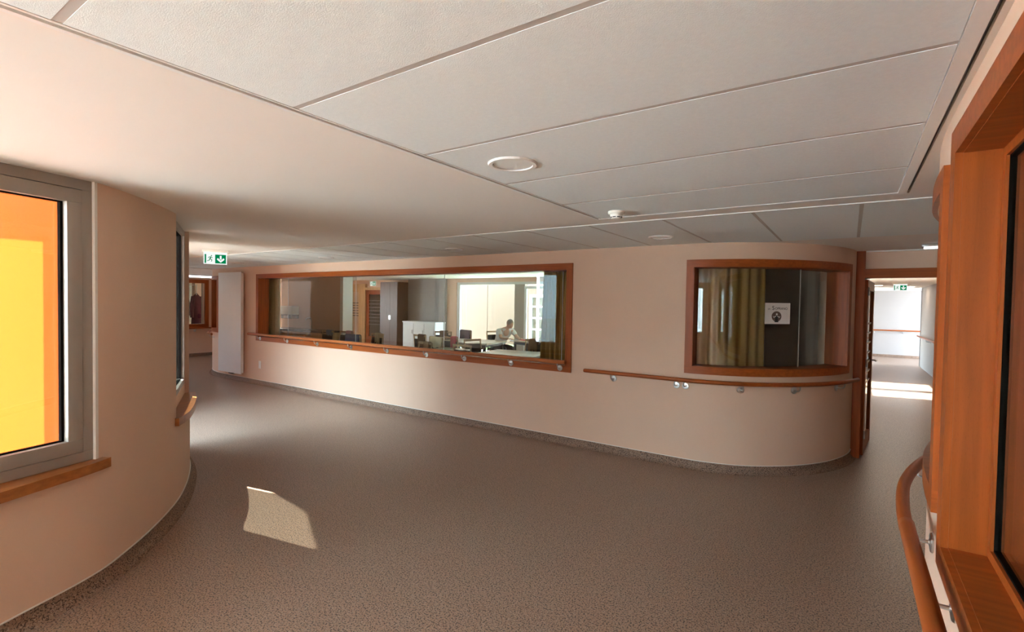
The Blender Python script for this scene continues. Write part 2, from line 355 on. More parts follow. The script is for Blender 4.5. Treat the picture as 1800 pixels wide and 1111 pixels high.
M['dimground'] = plain('bounce_cut_brown', (0.16, 0.085, 0.05), 0.95, var=0.4, scale=40)  # for unseen dark ground, added to cut light bounced onto the ceiling
mb = MB(); mb.prism([(-5.9,-2.2),(-3.0,-2.2),(-3.3,-0.3),(-3.7,0.8),(-4.3,1.45),(-5.2,2.0),(-5.9,2.2)], -0.08, -0.02)
mb.box(-10.0,-5.92,-0.19,2.2,-0.08,-0.02)
tag(mb.build('bounce_cut_ground', 'dimground'), 'unseen dark ground added by the windows to cut bounce light on the ceiling', 'ground cover', kind='stuff')
# ------------------------------------------------------------------ walls
dW1a, dW1b = PM.near(-9.511,5.19), PM.near(-2.678,5.19)
dW2a, dW2b = PM.near(-1.386,5.19), PM.near(-0.01,6.38)
dSa, dSb = PM.near(-11.75,5.41), PM.near(-11.05,5.21)
PM.wall('wall_back', 0.20, CEIL+0.03, [(dW1a+0.075,dW1b-0.075,0.93,2.05),(dW2a+0.075,dW2b-0.06,1.04,2.045),(dSa+.07,dSb-.07,1.0,2.06)], 'wall', 'long off-white wall with internal windows, curving away at both ends')
PM.cove('baseboard_back', PM.near(-12.6,5.9), PM.L-0.005, 'coved vinyl skirting with white edge strip along the long wall')
dL1a, dL1b = PL.near(-2.87,-1.1), PL.near(-3.488,0.985)
dL2a, dL2b = PL.near(-4.24,1.69), PL.near(-5.27,2.21)
dL3a, dL3b = PL.near(-6.1,2.42), PL.near(-7.75,2.42)
dL4a, dL4b = PL.near(-12.4,2.42), PL.near(-13.9,2.42)
dLra, dLrb = PL.near(-2.64,-3.25), PL.near(-2.84,-1.3)
PL.wall('wall_left', 0.09, CEIL+0.03, [(dL1a,dL1b,0.70,2.305),(dL2a,dL2b,0.70,2.305),(dL3a,dL3b,0.05,2.25),(dL4a,dL4b,0.05,2.25),(dLra,dLrb,0.45,2.305)], 'wall', 'off-white convex wall on the left with metal-framed windows')
PL.cove('baseboard_left', 0.3, PL.L, 'coved vinyl skirting with white edge strip under the convex wall')
dR1a, dR1b = PR.near(0.26,0.62), PR.near(0.26,2.02)
dR2a, dR2b = PR.near(0.262,2.17), PR.near(0.62,3.75)
PR.wall('wall_right', 0.22, CEIL+0.03, [(dR1a+.075,dR1b-.06,0.94,2.115),(dR2a+.07,dR2b-.07,1.04,2.05)], 'wall', 'off-white wall at the right edge with wood-framed windows')
PR.cove('baseboard_right', 0.1, PR.L-0.02, 'coved vinyl skirting below the right-hand handrail')
# rear wall of the lobby, with unseen glazing added behind the camera
mb = MB()
for a in ((-2.75,-2.55,0,2.32),(0.18,0.4,0,2.32),(-2.55,0.18,0,0.9),(-2.55,0.18,2.2,2.32),(-1.1,0.18,0.9,2.2)): mb.box(a[0],a[1],-3.6,-3.4,a[2],a[3])
struct(mb.build('wall_rear', 'wall'), 'plain wall closing the lobby behind the viewer')
# dim room behind the right-hand windows
M['brown'] = wood('brown_veneer', (0.16, 0.085, 0.05), 2); M['panelw'] = wood('wardrobe_veneer', (0.36, 0.15, 0.05), 2)
mb = MB(); mb.box(1.9,2.0,-3.6,6.6,0,2.4).box(0.49,1.9,-3.6,-3.5,0,2.4).box(1.46,1.9,6.5,6.6,0,2.4).box(0.3,1.9,-3.6,6.6,-0.05,-0.003)
struct(mb.build('wall_side_room', 'panelw'), 'brown wood lined room seen through the right-hand glass')
struct(MB().box(0.5,2.0,-3.6,6.6,2.36,2.42).build('ceiling_side_room', 'ceil'), 'ceiling of the wood lined side room')
# far end of the left hallway
mb = MB(); mb.box(-15.6,-15.4,2.3,5.4,0,2.4).box(-15.6,-15.4,6.87,7.3,0,2.4).box(-15.6,-15.4,5.4,6.87,0,0.91).box(-15.6,-15.4,5.4,6.87,2.08,2.4)
struct(mb.build('wall_hallway_end', 'wall'), 'end wall of the far left hallway around a wood-framed window')
mb = MB(); mb.box(-15.4,-13.6,7.1,7.3,0,2.4)
struct(mb.build('wall_hallway_side', 'wall'), 'short wall with a steel knob at the end of the hallway')
mb = MB(); mb.box(-15.402,-15.385,2.45,7.09,0.0,0.08).box(-15.385,-13.7,7.083,7.099,0.0,0.08)
struct(mb.build('baseboard_hallway', 'cove'), 'dark skirting at the far end of the hallway')

# ------------------------------------------------------------------ ceilings
cz = CEIL - 0.005
mb = MB()
mb.prism([(-3.9,-3.4),(-1.585,-3.4),(-1.585,3.645),(-11.6,3.645),(-11.6,5.6),(-13.2,7.3),(-15.6,7.3),(-15.6,2.27),(-5.75,2.24),(-5.2,2.02),(-4.3,1.52),(-3.62,0.9),(-3.2,-0.3),(-3.0,-1.2)], cz, 2.34)
mb.box(-1.585,0.245,3.45,3.645,cz,2.34).box(0.245,0.5,-3.4,3.645,cz,2.34).box(0.5,1.7,3.0,3.645,cz,2.34).box(-1.3,1.7,5.37,6.72,cz,2.34)
mb.box(-1.585,0.245,-3.4,3.45,2.325,2.34).box(-11.6,1.7,3.645,5.37,2.325,2.34).box(-11.6,-1.2,5.37,5.45,cz,2.34)
CE = struct(mb.build('ceiling', 'ceil'), 'smooth white plaster ceiling framing two fields of ceiling panels')
def panel_mesh(x0, x1, y0, y1, z0, z1, hole=None):
    mb = MB()
    if hole is None: return mb.box(x0, x1, y0, y1, z0, z1)
    hx, hy, r = hole; n = 32; ci = []; ro = []
    for k in range(n):
        a = 2*pi*k/n; c, s_ = cos(a), sin(a); ci.append((hx+r*c, hy+r*s_))
        t = min([(x1-hx)/c if c > 1e-6 else 1e9, (x0-hx)/c if c < -1e-6 else 1e9, (y1-hy)/s_ if s_ > 1e-6 else 1e9, (y0-hy)/s_ if s_ < -1e-6 else 1e9])
        ro.append((hx+t*c, hy+t*s_))
    # snap nearest ray hits to the corners so the outline stays rectangular
    for cx_, cy_ in ((x0,y0),(x1,y0),(x1,y1),(x0,y1)):
        k = min(range(n), key=lambda q: abs(((atan2(cy_-hy, cx_-hx) - 2*pi*q/n + pi) % (2*pi)) - pi)); ro[k] = (cx_, cy_)
    vs = [(p[0],p[1],z) for z in (z0, z1) for L in (ci, ro) for p in L]; fs = []
    for k in range(n):
        j = (k+1) % n
        fs += [(k, n+k, n+j, j), (2*n+k, 2*n+j, 3*n+j, 3*n+k), (k, j, 2*n+j, 2*n+k), (n+k, 3*n+k, 3*n+j, n+j)]
    return mb.add(vs, fs)
LIGHTS = [(-1.285,1.874),(-1.457,4.558),(-3.90,4.50),(-6.44,4.55),(-8.95,4.52)]
def hole_in(x0,x1,y0,y1):
    for lx, ly in LIGHTS:
        if x0 < lx < x1 and y0 < ly < y1: return (lx, ly, 0.092)
yy = [3.42 - 0.61*k for k in range(13)]
edges = [3.40, 2.81, 2.18, 1.57, 0.965, 0.366, -0.234, -0.834, -1.434, -2.034, -2.634, -3.234, -3.40]
g = 0.011
for a, b in zip(edges, edges[1:]):
    y0, y1 = b + (g if b > -3.3 else 0), a - (g if a < 3.39 else 0)
    panel_mesh(-1.535, 0.193, y0, y1, cz-0.002, 2.315, hole_in(-1.5,0.2,y0,y1)).build('ceiling_panel', 'tile', CE)
for e in edges[1:-1]: MB().box(-1.535,0.193,e-0.012,e+0.012,cz-0.0008,2.32).build('grid_bar', 'joint', CE)
xe = [0.64 - 0.6*k for k in range(0, 21)]
for a, b in zip(xe, xe[1:]):
    x0, x1 = b + g, a - g
    panel_mesh(x0, x1, 3.655, 5.368, cz-0.002, 2.315, hole_in(x0,x1,3.65,5.36)).build('ceiling_panel', 'tile', CE)
for e in xe[1:-1]: MB().box(e-0.012,e+0.012,3.655,5.368,cz-0.0008,2.32).build('grid_bar', 'joint', CE)
# aluminium edge trims of the panel fields: a pale flange and a dark slot
T = struct(MB().box(-1.575,-1.557,-3.4,3.43,cz-0.006,2.32).box(-1.547,-1.537,-3.4,3.43,cz-0.003,2.31).build('trim_1', 'trimw'), 'long white metal ceiling trim running from upper left to the detector')
MB().box(-1.557,-1.547,-3.4,3.43,cz+0.012,2.322).build('groove', 'trimd', T)
MB().box(-1.585,-1.575,-3.4,3.43,cz+0.002,2.322).build('groove', 'trimd', T)
T = struct(MB().box(0.195,0.232,-3.4,3.42,cz-0.006,2.32).build('trim_2', 'trimw'), 'white metal ceiling trim beside the right-hand window')
MB().box(0.232,0.243,-3.4,3.42,cz+0.01,2.322).build('groove', 'trimd', T)
T = struct(MB().box(-1.58,0.235,3.403,3.45,cz-0.005,2.32).build('trim_3', 'trimw'), 'white metal ceiling trim between detector and ceiling corner')
T = struct(MB().box(-11.6,1.0,3.628,3.652,cz-0.005,2.32).build('trim_4', 'trimw'), 'white metal ceiling trim along the strip of panels over the long wall')
# roof with curved overhang, shading the courtyard windows
roof = [(0.6,-3.8),(-3.5,-3.8),(-3.5,-2.6),(-4.4,-2.2),(-5.5,-1.4),(-5.8,-0.6),(-5.88,0.3),(-5.93,0.75),(-5.93,1.00),(-5.68,1.22),(-5.36,1.38),(-5.42,1.46),(-5.99,1.76),(-6.58,1.82),(-9.6,1.85),(-15.9,1.85),(-15.9,7.5),(-17.5,7.5),(-17.5,13.2),(-2.3,13.2),(-2.3,8.8),(-0.6,8.8),(-0.6,22.2),(4.4,22.2),(4.4,-3.8)]
mb = MB(); mb.prism(roof, 2.90, 3.1)
struct(mb.build('roof', 'roof'), 'flat roof slab with a curved edge over the courtyard')
mb = MB(); mb.prism([(-3.55,-3.5),(-3.4,-1.2),(-3.5,-0.2),(-3.75,0.7),(-4.2,1.3),(-5.0,1.85),(-5.9,2.2),(-9.6,2.26),(-15.7,2.26),(-15.7,7.3),(-15.4,7.35),(-11,5.9),(-1.5,5.7),(-0.5,6.9),(1.7,6.9),(1.7,3.0),(0.55,2.5),(0.55,-3.6)], 2.345, 2.89)
struct(mb.build('ceiling_plenum', 'roof'), 'closed void between ceiling and roof')

# ------------------------------------------------------------------ wood-framed internal windows
def framed(name, path, d0, d1, z0, z1, fw, label, thick, joints, gn, fwb=None, stile=0.0, gmat='glass'):
    e = struct(empty(name, path.off((d0+d1)/2, 0, 0)), label); inv = Matrix.Translation(-e.location)
    def fin(mb, nm, mat, sm=True):
        mb.v = [tuple(inv @ Vector(v)) for v in mb.v]; return mb.build(nm, mat, e, sm, ang=30)
    fwb = fwb or fw; pr = 0.018
    fin(path.rect(MB(), d0, d1, -0.001, pr, z1-fw, z1), 'head_casing', 'woodx')
    fin(path.rect(MB(), d0, d1, -0.001, pr, z0, z0+fwb), 'bottom_casing', 'woodx')
    fin(path.rect(MB(), d0, d0+fw, -0.001, pr, z0+fwb, z1-fw), 'side_casing', 'woodz')
    fin(path.rect(MB(), d1-fw, d1, -0.001, pr, z0+fwb, z1-fw), 'side_casing', 'woodz')
    a, b, c, d = d0+fw, d1-fw, z0+fwb, z1-fw; t = 0.012
    fin(path.rect(MB(), a-t, a+0.002, -thick, 0.0, c, d), 'side_lining', 'woodz')
    fin(path.rect(MB(), b-0.002, b+t, -thick, 0.0, c, d), 'side_lining', 'woodz')
    fin(path.rect(MB(), a, b, -thick, 0.0, c-t, c+0.003), 'sill_lining', 'woodx')
    fin(path.rect(MB(), a, b, -thick, 0.0, d-0.003, d+t), 'head_lining', 'woodx')
    if stile:
        n0, n1 = gn-0.02, gn+0.02
        fin(path.rect(MB(), a, b, n0, n1, c, c+stile), 'sash_rail', 'woodx'); fin(path.rect(MB(), a, b, n0, n1, d-stile, d), 'sash_rail', 'woodx')
        fin(path.rect(MB(), a, a+stile, n0, n1, c, d), 'sash_stile', 'woodz'); fin(path.rect(MB(), b-stile, b, n0, n1, c, d), 'sash_stile', 'woodz')
        fin(path.rect(MB(), a+stile, b-stile, gn-0.008, gn+0.012, c+stile, c+stile+0.006), 'gasket', 'rub')
        fin(path.rect(MB(), a+stile, a+stile+0.006, gn-0.008, gn+0.012, c+stile, d-stile), 'gasket', 'rub')
        fin(path.rect(MB(), b-stile-0.006, b-stile, gn-0.008, gn+0.012, c+stile, d-stile), 'gasket', 'rub')
        fin(path.rect(MB(), a+stile, b-stile, gn-0.008, gn+0.012, d-stile-0.006, d-stile), 'gasket', 'rub')
        a += stile; b -= stile; c += stile; d -= stile
    js = [a] + joints + [b]
    for p, q in zip(js, js[1:]):
        fin(path.rect(MB(), p+(0.003 if p != a else 0), q-(0.003 if q != b else 0), gn-0.005, gn+0.005, c+0.003, d-0.003, 0.03), 'glass_pane', gmat)
    for p in joints: fin(path.rect(MB(), p-0.003, p+0.003, gn-0.004, gn+0.004, c+0.003, d-0.003), 'joint_seal', 'alul')
    return e
framed('window_1', PM, dW1a, dW1b, 0.85, 2.13, 0.078, 'long wood-framed internal window looking into the dining room', 0.20,
       [PM.near(x,5.19) for x in (-8.72,-6.77,-4.82,-2.90)], -0.165)
framed('window_2', PM, dW2a, dW2b, 0.97, 2.12, 0.075, 'curved wood-framed internal window with a paper notice', 0.20,
       [PM.near(-0.338,5.743)], -0.12)
framed('window_3', PR, dR1a, dR1b, 0.865, 2.19, 0.078, 'large wood-framed window cropped by the right edge', 0.22, [], -0.105, stile=0.03)
framed('window_4', PR, dR2a, dR2b, 0.97, 2.13, 0.075, 'curved wood-framed window beyond the right-hand window', 0.22, [], -0.11, gmat='glassd')
framed('window_5', PM, dSa, dSb, 0.93, 2.13, 0.07, 'small wood-framed window on the far left wall bend', 0.20, [], -0.12)

# end-of-hallway window with outdoor clothes behind it
e = struct(empty('window_6', (-15.4, 6.2, 0)), 'wood-framed window with coats at the end of the left hallway')
def part(mb, nm, mat, par, sm=False):
    inv = par.matrix_world.inverted() if False else Matrix.Translation(-par.location); mb.v = [tuple(inv @ Vector(v)) for v in mb.v]; return mb.build(nm, mat, par, sm)
part(MB().box(-15.42,-15.37,5.3,6.97,2.08,2.18), 'head_casing', 'woody', e); part(MB().box(-15.42,-15.37,5.3,6.97,0.81,0.91), 'bottom_casing', 'woody', e)
part(MB().box(-15.42,-15.37,6.87,6.97,0.91,2.08), 'side_casing', 'woodz', e); part(MB().box(-15.42,-15.37,5.3,5.4,0.91,2.08), 'side_casing', 'woodz', e)
part(MB().box(-15.5,-15.49,5.4,6.87,0.91,2.08), 'glass_pane', 'glass', e)
e = struct(empty('window_7', (-17.3, 6.3, 0)), 'pale framed outside window seen past the coats')
part(MB().box(-17.4,-17.3,5.0,8.0,2.05,2.2).box(-17.4,-17.3,6.9,7.1,0.9,2.05).box(-17.4,-17.3,5.9,5.98,0.9,2.05), 'frame', 'alul', e)
part(MB().box(-17.37,-17.36,5.0,8.0,0.9,2.05), 'glass_pane', 'skypane', e)  # opaque pane, its pale colour stands in for bright sky behind glass
struct(MB().box(-17.7,-17.45,3.3,8.2,0,2.5).box(-17.7,-15.6,3.3,3.5,0,2.5).build('wall_cloakroom', 'render'), 'walls of the cloakroom behind the hallway end window')

# ------------------------------------------------------------------ metal-framed windows of the convex wall
def chord_window(name, A, B, z0, z1, fw, label, mats, sash=0.0, gap_end=0.0, gmat='glass', depth=0.07, mull=()):
    A, B = Vector(A), Vector(B); t = (B-A).normalized(); L = (B-A).length; rz = atan2(t.y, t.x)
    e = struct(empty(name, (A.x, A.y, 0), rz), label)  # local x along the chord, local -y... room side = right of travel
    def bx(nm, mat, x0, x1, y0, y1, a, b): return MB().box(x0, x1, y0, y1, a, b).build(nm, mat, e, bevel=0.0025)
    fr = mats[0]
    bx('frame_head', fr, 0, L, 0.0, depth, z1-fw, z1); bx('frame_sill', fr, 0, L, 0.0, depth, z0, z0+fw)
    bx('frame_jamb', fr, 0, fw, 0.0, depth, z0+fw, z1-fw); bx('frame_jamb', fr, L-fw, L, 0.0, depth, z0+fw, z1-fw)
    a, b, c, d = fw, L-fw, z0+fw, z1-fw
    if sash:
        s0, s1 = -0.008, depth-0.01; gp = 0.004
        bx('sash_head', fr, a+gp, b-gp, s0, s1, d-sash, d-gp); bx('sash_sill', fr, a+gp, b-gp, s0, s1, c+gp, c+sash)
        bx('sash_stile', fr, a+gp, a+sash, s0, s1, c+sash, d-sash); bx('sash_stile', fr, b-sash, b-gp, s0, s1, c+sash, d-sash)
        a += sash; b -= sash; c += sash; d -= sash
    q = 0.012; y0, y1 = depth*0.35, depth*0.66
    MB().box(a,b,y0,y1,c,c+q*0.5).box(a,b,y0,y1,d-q*0.5,d).box(a,a+q,y0,y1,c,d).box(b-q,b,y0,y1,c,d).build('gasket', 'rub', e)
    xs = [a+q] + list(mull) + [b-q-gap_end]
    for m_ in mull: bx('mullion', fr, m_-0.03, m_+0.03, 0.0, depth, c, d)
    for p, r in zip(xs, xs[1:]): MB().box(p, r, depth*0.60, depth*0.60+0.006, c+q*0.5, d-q*0.5).build('glass_pane', gmat, e)
    return e
p1a, p1b = PL.at(dL1a), PL.at(dL1b)
def inset(p, q, n):
    t = (q-p).normalized(); m = Vector((-t.y, t.x)); return p+m*n, q+m*n
a, b = inset(p1a, p1b, 0.012)
chord_window('window_8', a, b, 0.735, 2.285, 0.055, 'tall grey metal window at the left edge with an orange screen outside', ['alu'], sash=0.075, depth=0.075)

mb = MB(); PL.rect(mb, dL1b-0.002, dL1b+0.016, -0.02, 0.003, 0.735, 2.285); struct(mb.build('trim_5', 'bead'), 'white sealant bead down the edge of the grey metal window')
p2a, p2b = PL.at(dL2a), PL.at(dL2b)
a, b = inset(p2a, p2b, 0.035)
w2 = chord_window('window_9', a, b, 0.83, 2.285, 0.05, 'narrow grazing-view metal window in the bend of the convex wall', ['alu'], sash=0.0, gap_end=0.05, gmat='glassd', depth=0.07)
mb = MB(); t2 = (b-a).length; mb.box(0, t2, 0.0, 0.07, 0.70, 0.83).build('apron', 'wall', w2)
mb = MB()
st = PL.stations(dL2a-0.035, dL2b+0.03, 0.04)
front = [PL.off(d, 0.052*min(1, 0.55+0.45*min(1, (d-st[0])/0.25)), 0)[:2] for d in st]
back = [tuple(inset(p2a, p2b, 0.05)[1]), tuple(inset(p2a, p2b, 0.05)[0])]
mb.prism(front + [PL.off(dL2b+0.03, -0.03, 0)[:2]] + back + [PL.off(dL2a-0.035, 0.001, 0)[:2]], 0.675, 0.735)
struct(tag(mb.build('window_sill', 'sill', None, True)), 'curved wooden sill jutting out under the narrow metal window')
mb = MB(); PL.rect(mb, dL1a-0.05, dL1b+0.045, -0.09, 0.05, 0.68, 0.733)
struct(mb.build('window_sill', 'sill', None, True), 'wooden sill under the tall grey metal window at left')
chord_window('window_10', inset(PL.at(dL3a), PL.at(dL3b), 0.02)[0], inset(PL.at(dL3a), PL.at(dL3b), 0.02)[1], 0.05, 2.25, 0.06, 'glazed bay behind the convex wall', ['alu'], mull=(0.82,))
chord_window('window_19', inset(PL.at(dL4a), PL.at(dL4b), 0.02)[0], inset(PL.at(dL4a), PL.at(dL4b), 0.02)[1], 0.05, 2.25, 0.06, 'unseen second glazed bay added to light the radiator end of the hallway', ['alu'], gmat='glassb')  # opening added out of view to light the radiator zone

chord_window('window_11', inset(PL.at(dLra), PL.at(dLrb), 0.012)[0], inset(PL.at(dLra), PL.at(dLrb), 0.012)[1], 0.45, 2.285, 0.055, 'tall glazing behind the viewer on the left', ['alu'], mull=(0.98,))
chord_window('window_12', (-1.1, -3.46), (-2.55, -3.46), 0.9, 2.2, 0.06, 'unseen glazing added in the rear wall to brighten the lobby ceiling', ['alu'], mull=(0.72,))  # rear glazing added out of view to lift the ceiling light
# ------------------------------------------------------------------ exterior
t = empty('courtyard_screen', (-5.2, -0.5, 0))
tag(t, 'orange translucent screen standing in the courtyard outside the tall grey window', 'screen')
part(MB().add([(-5.2,-1.3,.40),(-5.2,1.40,.40),(-5.2,1.40,2.86),(-5.2,-1.3,2.86)],[(0,1,2,3)]), 'panel', 'screen', t)
part(MB().box(-6.08,-6.0,0.985,1.25,-0.05,3.3), 'post', 'alu', t); part(MB().box(-6.0,-5.21,1.20,1.24,2.82,2.86), 'tie_bar', 'alu', t); part(MB().box(-5.26,-5.15,-1.36,-1.3,-0.06,2.88), 'post', 'alu', t)
part(MB().box(-5.25,-5.15,-1.3,1.40,0.33,0.40), 'bottom_rail', 'alul', t)
struct(MB().box(-9,6,-9.2,-9,-0.08,3.4).build('wall_added_rear', 'render'), 'unseen pale facade added behind the viewer to keep the rear daylight neutral')  # unseen facade, added to set the tone of the rear daylight
struct(MB().box(-18.8,-7.9,-0.4,-0.2,-0.08,3.0).build('wall_added_bay', 'orange'), 'unseen orange wall added outside the glazed bay to mute its reflection')  # added out of view, keeps white sky out of the dining glass reflection
struct(MB().box(-19,-18.8,-8,2.2,-0.08,3.2).build('wall_courtyard', 'render'), 'pale rendered wall across the left courtyard')
F = struct(MB().box(-18,0.5,16.9,17.2,-0.08,5.0).build('wall_facade', 'orange'), 'orange facade across the courtyard beyond the dining room')
for k in range(10): MB().box(-17.4+1.55*k+0.012, -17.4+1.55*(k+1)-0.012, 16.885, 16.9, 0.05, 4.9).build('facade_panel', 'orange', F)
t = struct(empty('window_13', (-9.3, 16.85, 0)), 'white framed window in the orange facade across the courtyard')
part(MB().box(-10.6,-8.0,16.8,16.9,1.9,2.0).box(-10.6,-8.0,16.8,16.9,0.1,0.2).box(-10.6,-10.5,16.8,16.9,0.2,1.9).box(-8.1,-8.0,16.8,16.9,0.2,1.9).box(-9.35,-9.25,16.8,16.9,0.2,1.9), 'frame', 'alul', t)
part(MB().box(-10.5,-8.1,16.86,16.87,0.2,1.9), 'glass_pane', 'glass', t)
for k, z in enumerate((1.5,1.05,0.6)): part(MB().box(-10.5,-8.1,16.83,16.86,z,z+0.06), 'slat', 'alul', t)
# ------------------------------------------------------------------ dining room shell
DC = 2.45
mb = MB(); mb.prism([(-17.2,7.3),(-15.4,7.3),(-13.6,7.3),(-12.3,6.35),(-11.2,5.45),(-1.3,5.40),(-0.9,5.62),(-0.55,5.95),(-0.38,6.3),(-0.36,8.75),(-2.35,8.75),(-2.35,13.0),(-17.2,13.0)], DC, 2.6)
struct(mb.build('ceiling_dining', 'ceil'), 'white ceiling of the dining room')
mb = MB(); mb.box(-9.9,-2.6,8.0,8.35,2.38,DC)
struct(mb.build('trim_6', 'ceil'), 'shallow boxed bulkhead across the dining room ceiling')
mb = MB()
mb.box(-17.2,-15.75,12.8,13.0,0,DC).box(-15.75,-14.2,12.8,13.0,2.17,DC).box(-14.2,-10.97,12.8,13.0,0,DC)
mb.box(-10.97,-2.6,12.8,13.0,2.32,DC).box(-2.6,-2.4,12.8,13.0,0,DC)
struct(mb.build('wall_dining_far', 'wall'), 'far wall of the dining room around its door and glazed opening')
struct(MB().box(-17.2,-17.0,7.3,8.7,0,DC).box(-17.2,-17.0,9.9,12.8,0,DC).box(-17.2,-17.0,8.7,9.9,0,0.6).box(-17.2,-17.0,8.7,9.9,2.2,DC).build('wall_dining_left', 'wall'), 'left wall of the dining room')
struct(MB().box(-13.7,-10.9,8.2,8.4,0,DC).build('wall_kitchenette', 'wall'), 'grey-beige wall behind the kitchenette counter')
struct(MB().box(-10.9,-10.78,8.12,8.42,0,DC).build('trim_7', 'white'), 'white corner post at the end of the kitchenette wall')
struct(MB().box(-2.5,-2.35,5.42,12.8,0,DC).build('wall_partition', 'greyw'), 'partition between dining room and the small room behind the curved window')
struct(MB().box(-2.35,-0.36,8.6,8.75,0,DC).build('wall_small_room', 'greyw'), 'dark grey wall at the back of the small room')
struct(MB().box(-13.2,-11.4,12.72,12.8,0,DC).build('wall_recess', 'greyw'), 'grey wall panel left of the dining room glazing')
struct(MB().box(-2.34,-2.30,8.8,13.0,-0.08,2.88).build('wall_added_warm_bounce', 'warmclad'), 'unseen orange cladding added to warm the light entering the corridor')  # unseen surface added to bounce warm light into the corridor
# corridor left wall (with windows to the courtyard) and small room right wall
mb = MB(); mb.box(-0.42,-0.30,6.72,8.75,0,2.45)
mb.box(-0.42,-0.30,8.75,11.5,0,2.45)
for a_, b_ in ((11.5,13.9),(18.5,19.6)): mb.box(-0.42,-0.30,a_,b_,2.2 if a_ < 15 else 1.2,2.45)
mb.box(-0.42,-0.30,13.9,18.5,0,2.45).box(-0.42,-0.30,19.6,22,0,2.45)
for y in (12.6,): mb.box(-0.42,-0.30,y-0.10,y+0.10,0,2.2)
struct(mb.build('wall_corridor_left', 'wallc'), 'left wall of the bright corridor with tall courtyard windows')
for k, (a_, b_) in enumerate(((11.5,12.5),(12.7,13.9),(18.5,19.6))):
    e = struct(empty('window_%d' % (14+k), (-0.36, a_, 0)), 'tall courtyard window hidden along the bright corridor')
    if a_ > 15: part(MB().box(-0.40,-0.32,a_,b_,1.14,1.26), 'transom', 'alul', e)
    part(MB().box(-0.39,-0.33,a_,b_,2.12,2.2).box(-0.39,-0.33,a_,b_,0,0.08).box(-0.39,-0.33,a_,a_+0.06,0.08,2.12).box(-0.39,-0.33,b_-0.06,b_,0.08,2.12), 'frame', 'alul', e)
    part(MB().box(-0.365,-0.357,a_+.06,b_-.06,0.08,2.12), 'glass_pane', 'glass', e)
struct(MB().box(-0.5,4.3,21.6,21.8,0,2.45).build('wall_corridor_end', 'wallc'), 'pale end wall of the bright corridor')
struct(MB().box(-0.3,4.2,21.585,21.6,0,0.09).build('baseboard_corridor', 'cove'), 'dark skirting of the corridor end wall')
mb = MB(); mb.box(1.72,1.9,6.9,11.2,0,2.45).box(1.72,1.9,12.3,13.0,0,2.45).box(1.72,1.9,14.0,18.9,0,2.45).box(1.72,1.9,11.2,12.3,2.15,2.45).box(1.72,1.9,13.0,14.0,2.15,2.45).box(1.72,4.3,18.75,18.9,0,2.45)
mb.box(1.24,1.72,6.78,6.92,0,2.45)
struct(mb.build('wall_corridor_right', 'wallc'), 'right wall of the bright corridor with wooden doors')
struct(MB().box(-0.45,4.3,6.9,21.8,2.30,2.42).build('ceiling_corridor', 'ceil'), 'white ceiling of the bright corridor')
for k, (a_, b_) in enumerate(((11.2,12.3),(13.0,14.0))):
    D = struct(empty('door_%d' % (3+k), (1.72, a_, 0)), ('nearer' if k == 0 else 'farther') + ' pale wooden door on the right of the bright corridor')
    part(MB().box(1.70,1.74,a_,a_+0.06,0,2.15).box(1.70,1.74,b_-0.06,b_,0,2.15).box(1.70,1.74,a_+.06,b_-.06,2.09,2.15), 'door_frame', 'woodl', D)
    part(MB().box(1.735,1.775,a_+.06,b_-.06,0.005,2.09), 'door_panel', 'woodl', D)
    part(MB().tube([(1.735,a_+.16,1.05),(1.68,a_+.16,1.05),(1.68,a_+.28,1.05)], 0.011), 'handle', 'steel', D)
# ------------------------------------------------------------------ fire door and its frame
D = struct(empty('door_1', (0.1, 6.74, 0)), 'tall wooden door frame at the mouth of the bright corridor')
part(MB().box(0.042,0.125,6.68,6.82,0,CEIL), 'jamb', 'woodz', D)
part(MB().box(1.15,1.24,6.68,6.82,0,CEIL), 'jamb', 'woodz', D)
part(MB().box(0.125,1.15,6.69,6.81,1.99,2.09), 'head', 'woodx', D)
part(MB().box(0.125,1.15,6.73,6.77,2.09,CEIL-0.012), 'transom_panel', 'wall', D); part(MB().box(0.125,1.15,6.68,6.82,CEIL-0.014,CEIL+0.02), 'top_strip', 'trimw', D)
D = struct(empty('door_2', (0.135, 6.80, 0), radians(84.5)), 'open glazed fire door leaf seen edge-on beside the curved wall')
LW = 0.90
MB().box(0,0.11,-0.022,0.022,0.012,1.975).build('door_stile', 'woodz', D); MB().box(LW-0.11,LW,-0.022,0.022,0.012,1.975).build('door_stile', 'woodz', D)
MB().box(0.11,LW-0.11,-0.022,0.022,1.865,1.975).build('top_rail', 'woodx', D); MB().box(0.11,LW-0.11,-0.022,0.022,0.012,0.16).build('bottom_rail', 'woodx', D)
MB().box(0.115,LW-0.115,-0.005,0.005,0.16,1.865).build('glass_pane', 'glass', D)
for k in range(7): MB().box(0.115,LW-0.115,-0.008,0.008,0.78+0.115*k,0.80+0.115*k).build('etched_band', 'frost', D)
for s_ in (-1, 1): MB().tube([(LW-0.06,s_*0.022,1.02),(LW-0.06,s_*0.07,1.02),(LW-0.19,s_*0.07,1.02)], 0.010).build('handle', 'steel', D)
MB().box(LW-0.002,LW+0.004,-0.02,0.02,0.05,1.95).build('edge_seal', 'rub', D)
for z in (0.2, 1.0, 1.8): MB().tube([(-0.004,-0.03,z),(-0.004,-0.03,z+0.09)], 0.009).build('hinge', 'steel', D)
MB().box(0.02,0.05,-0.03,0.03,1.975,1.99).build('pivot', 'steel', D)

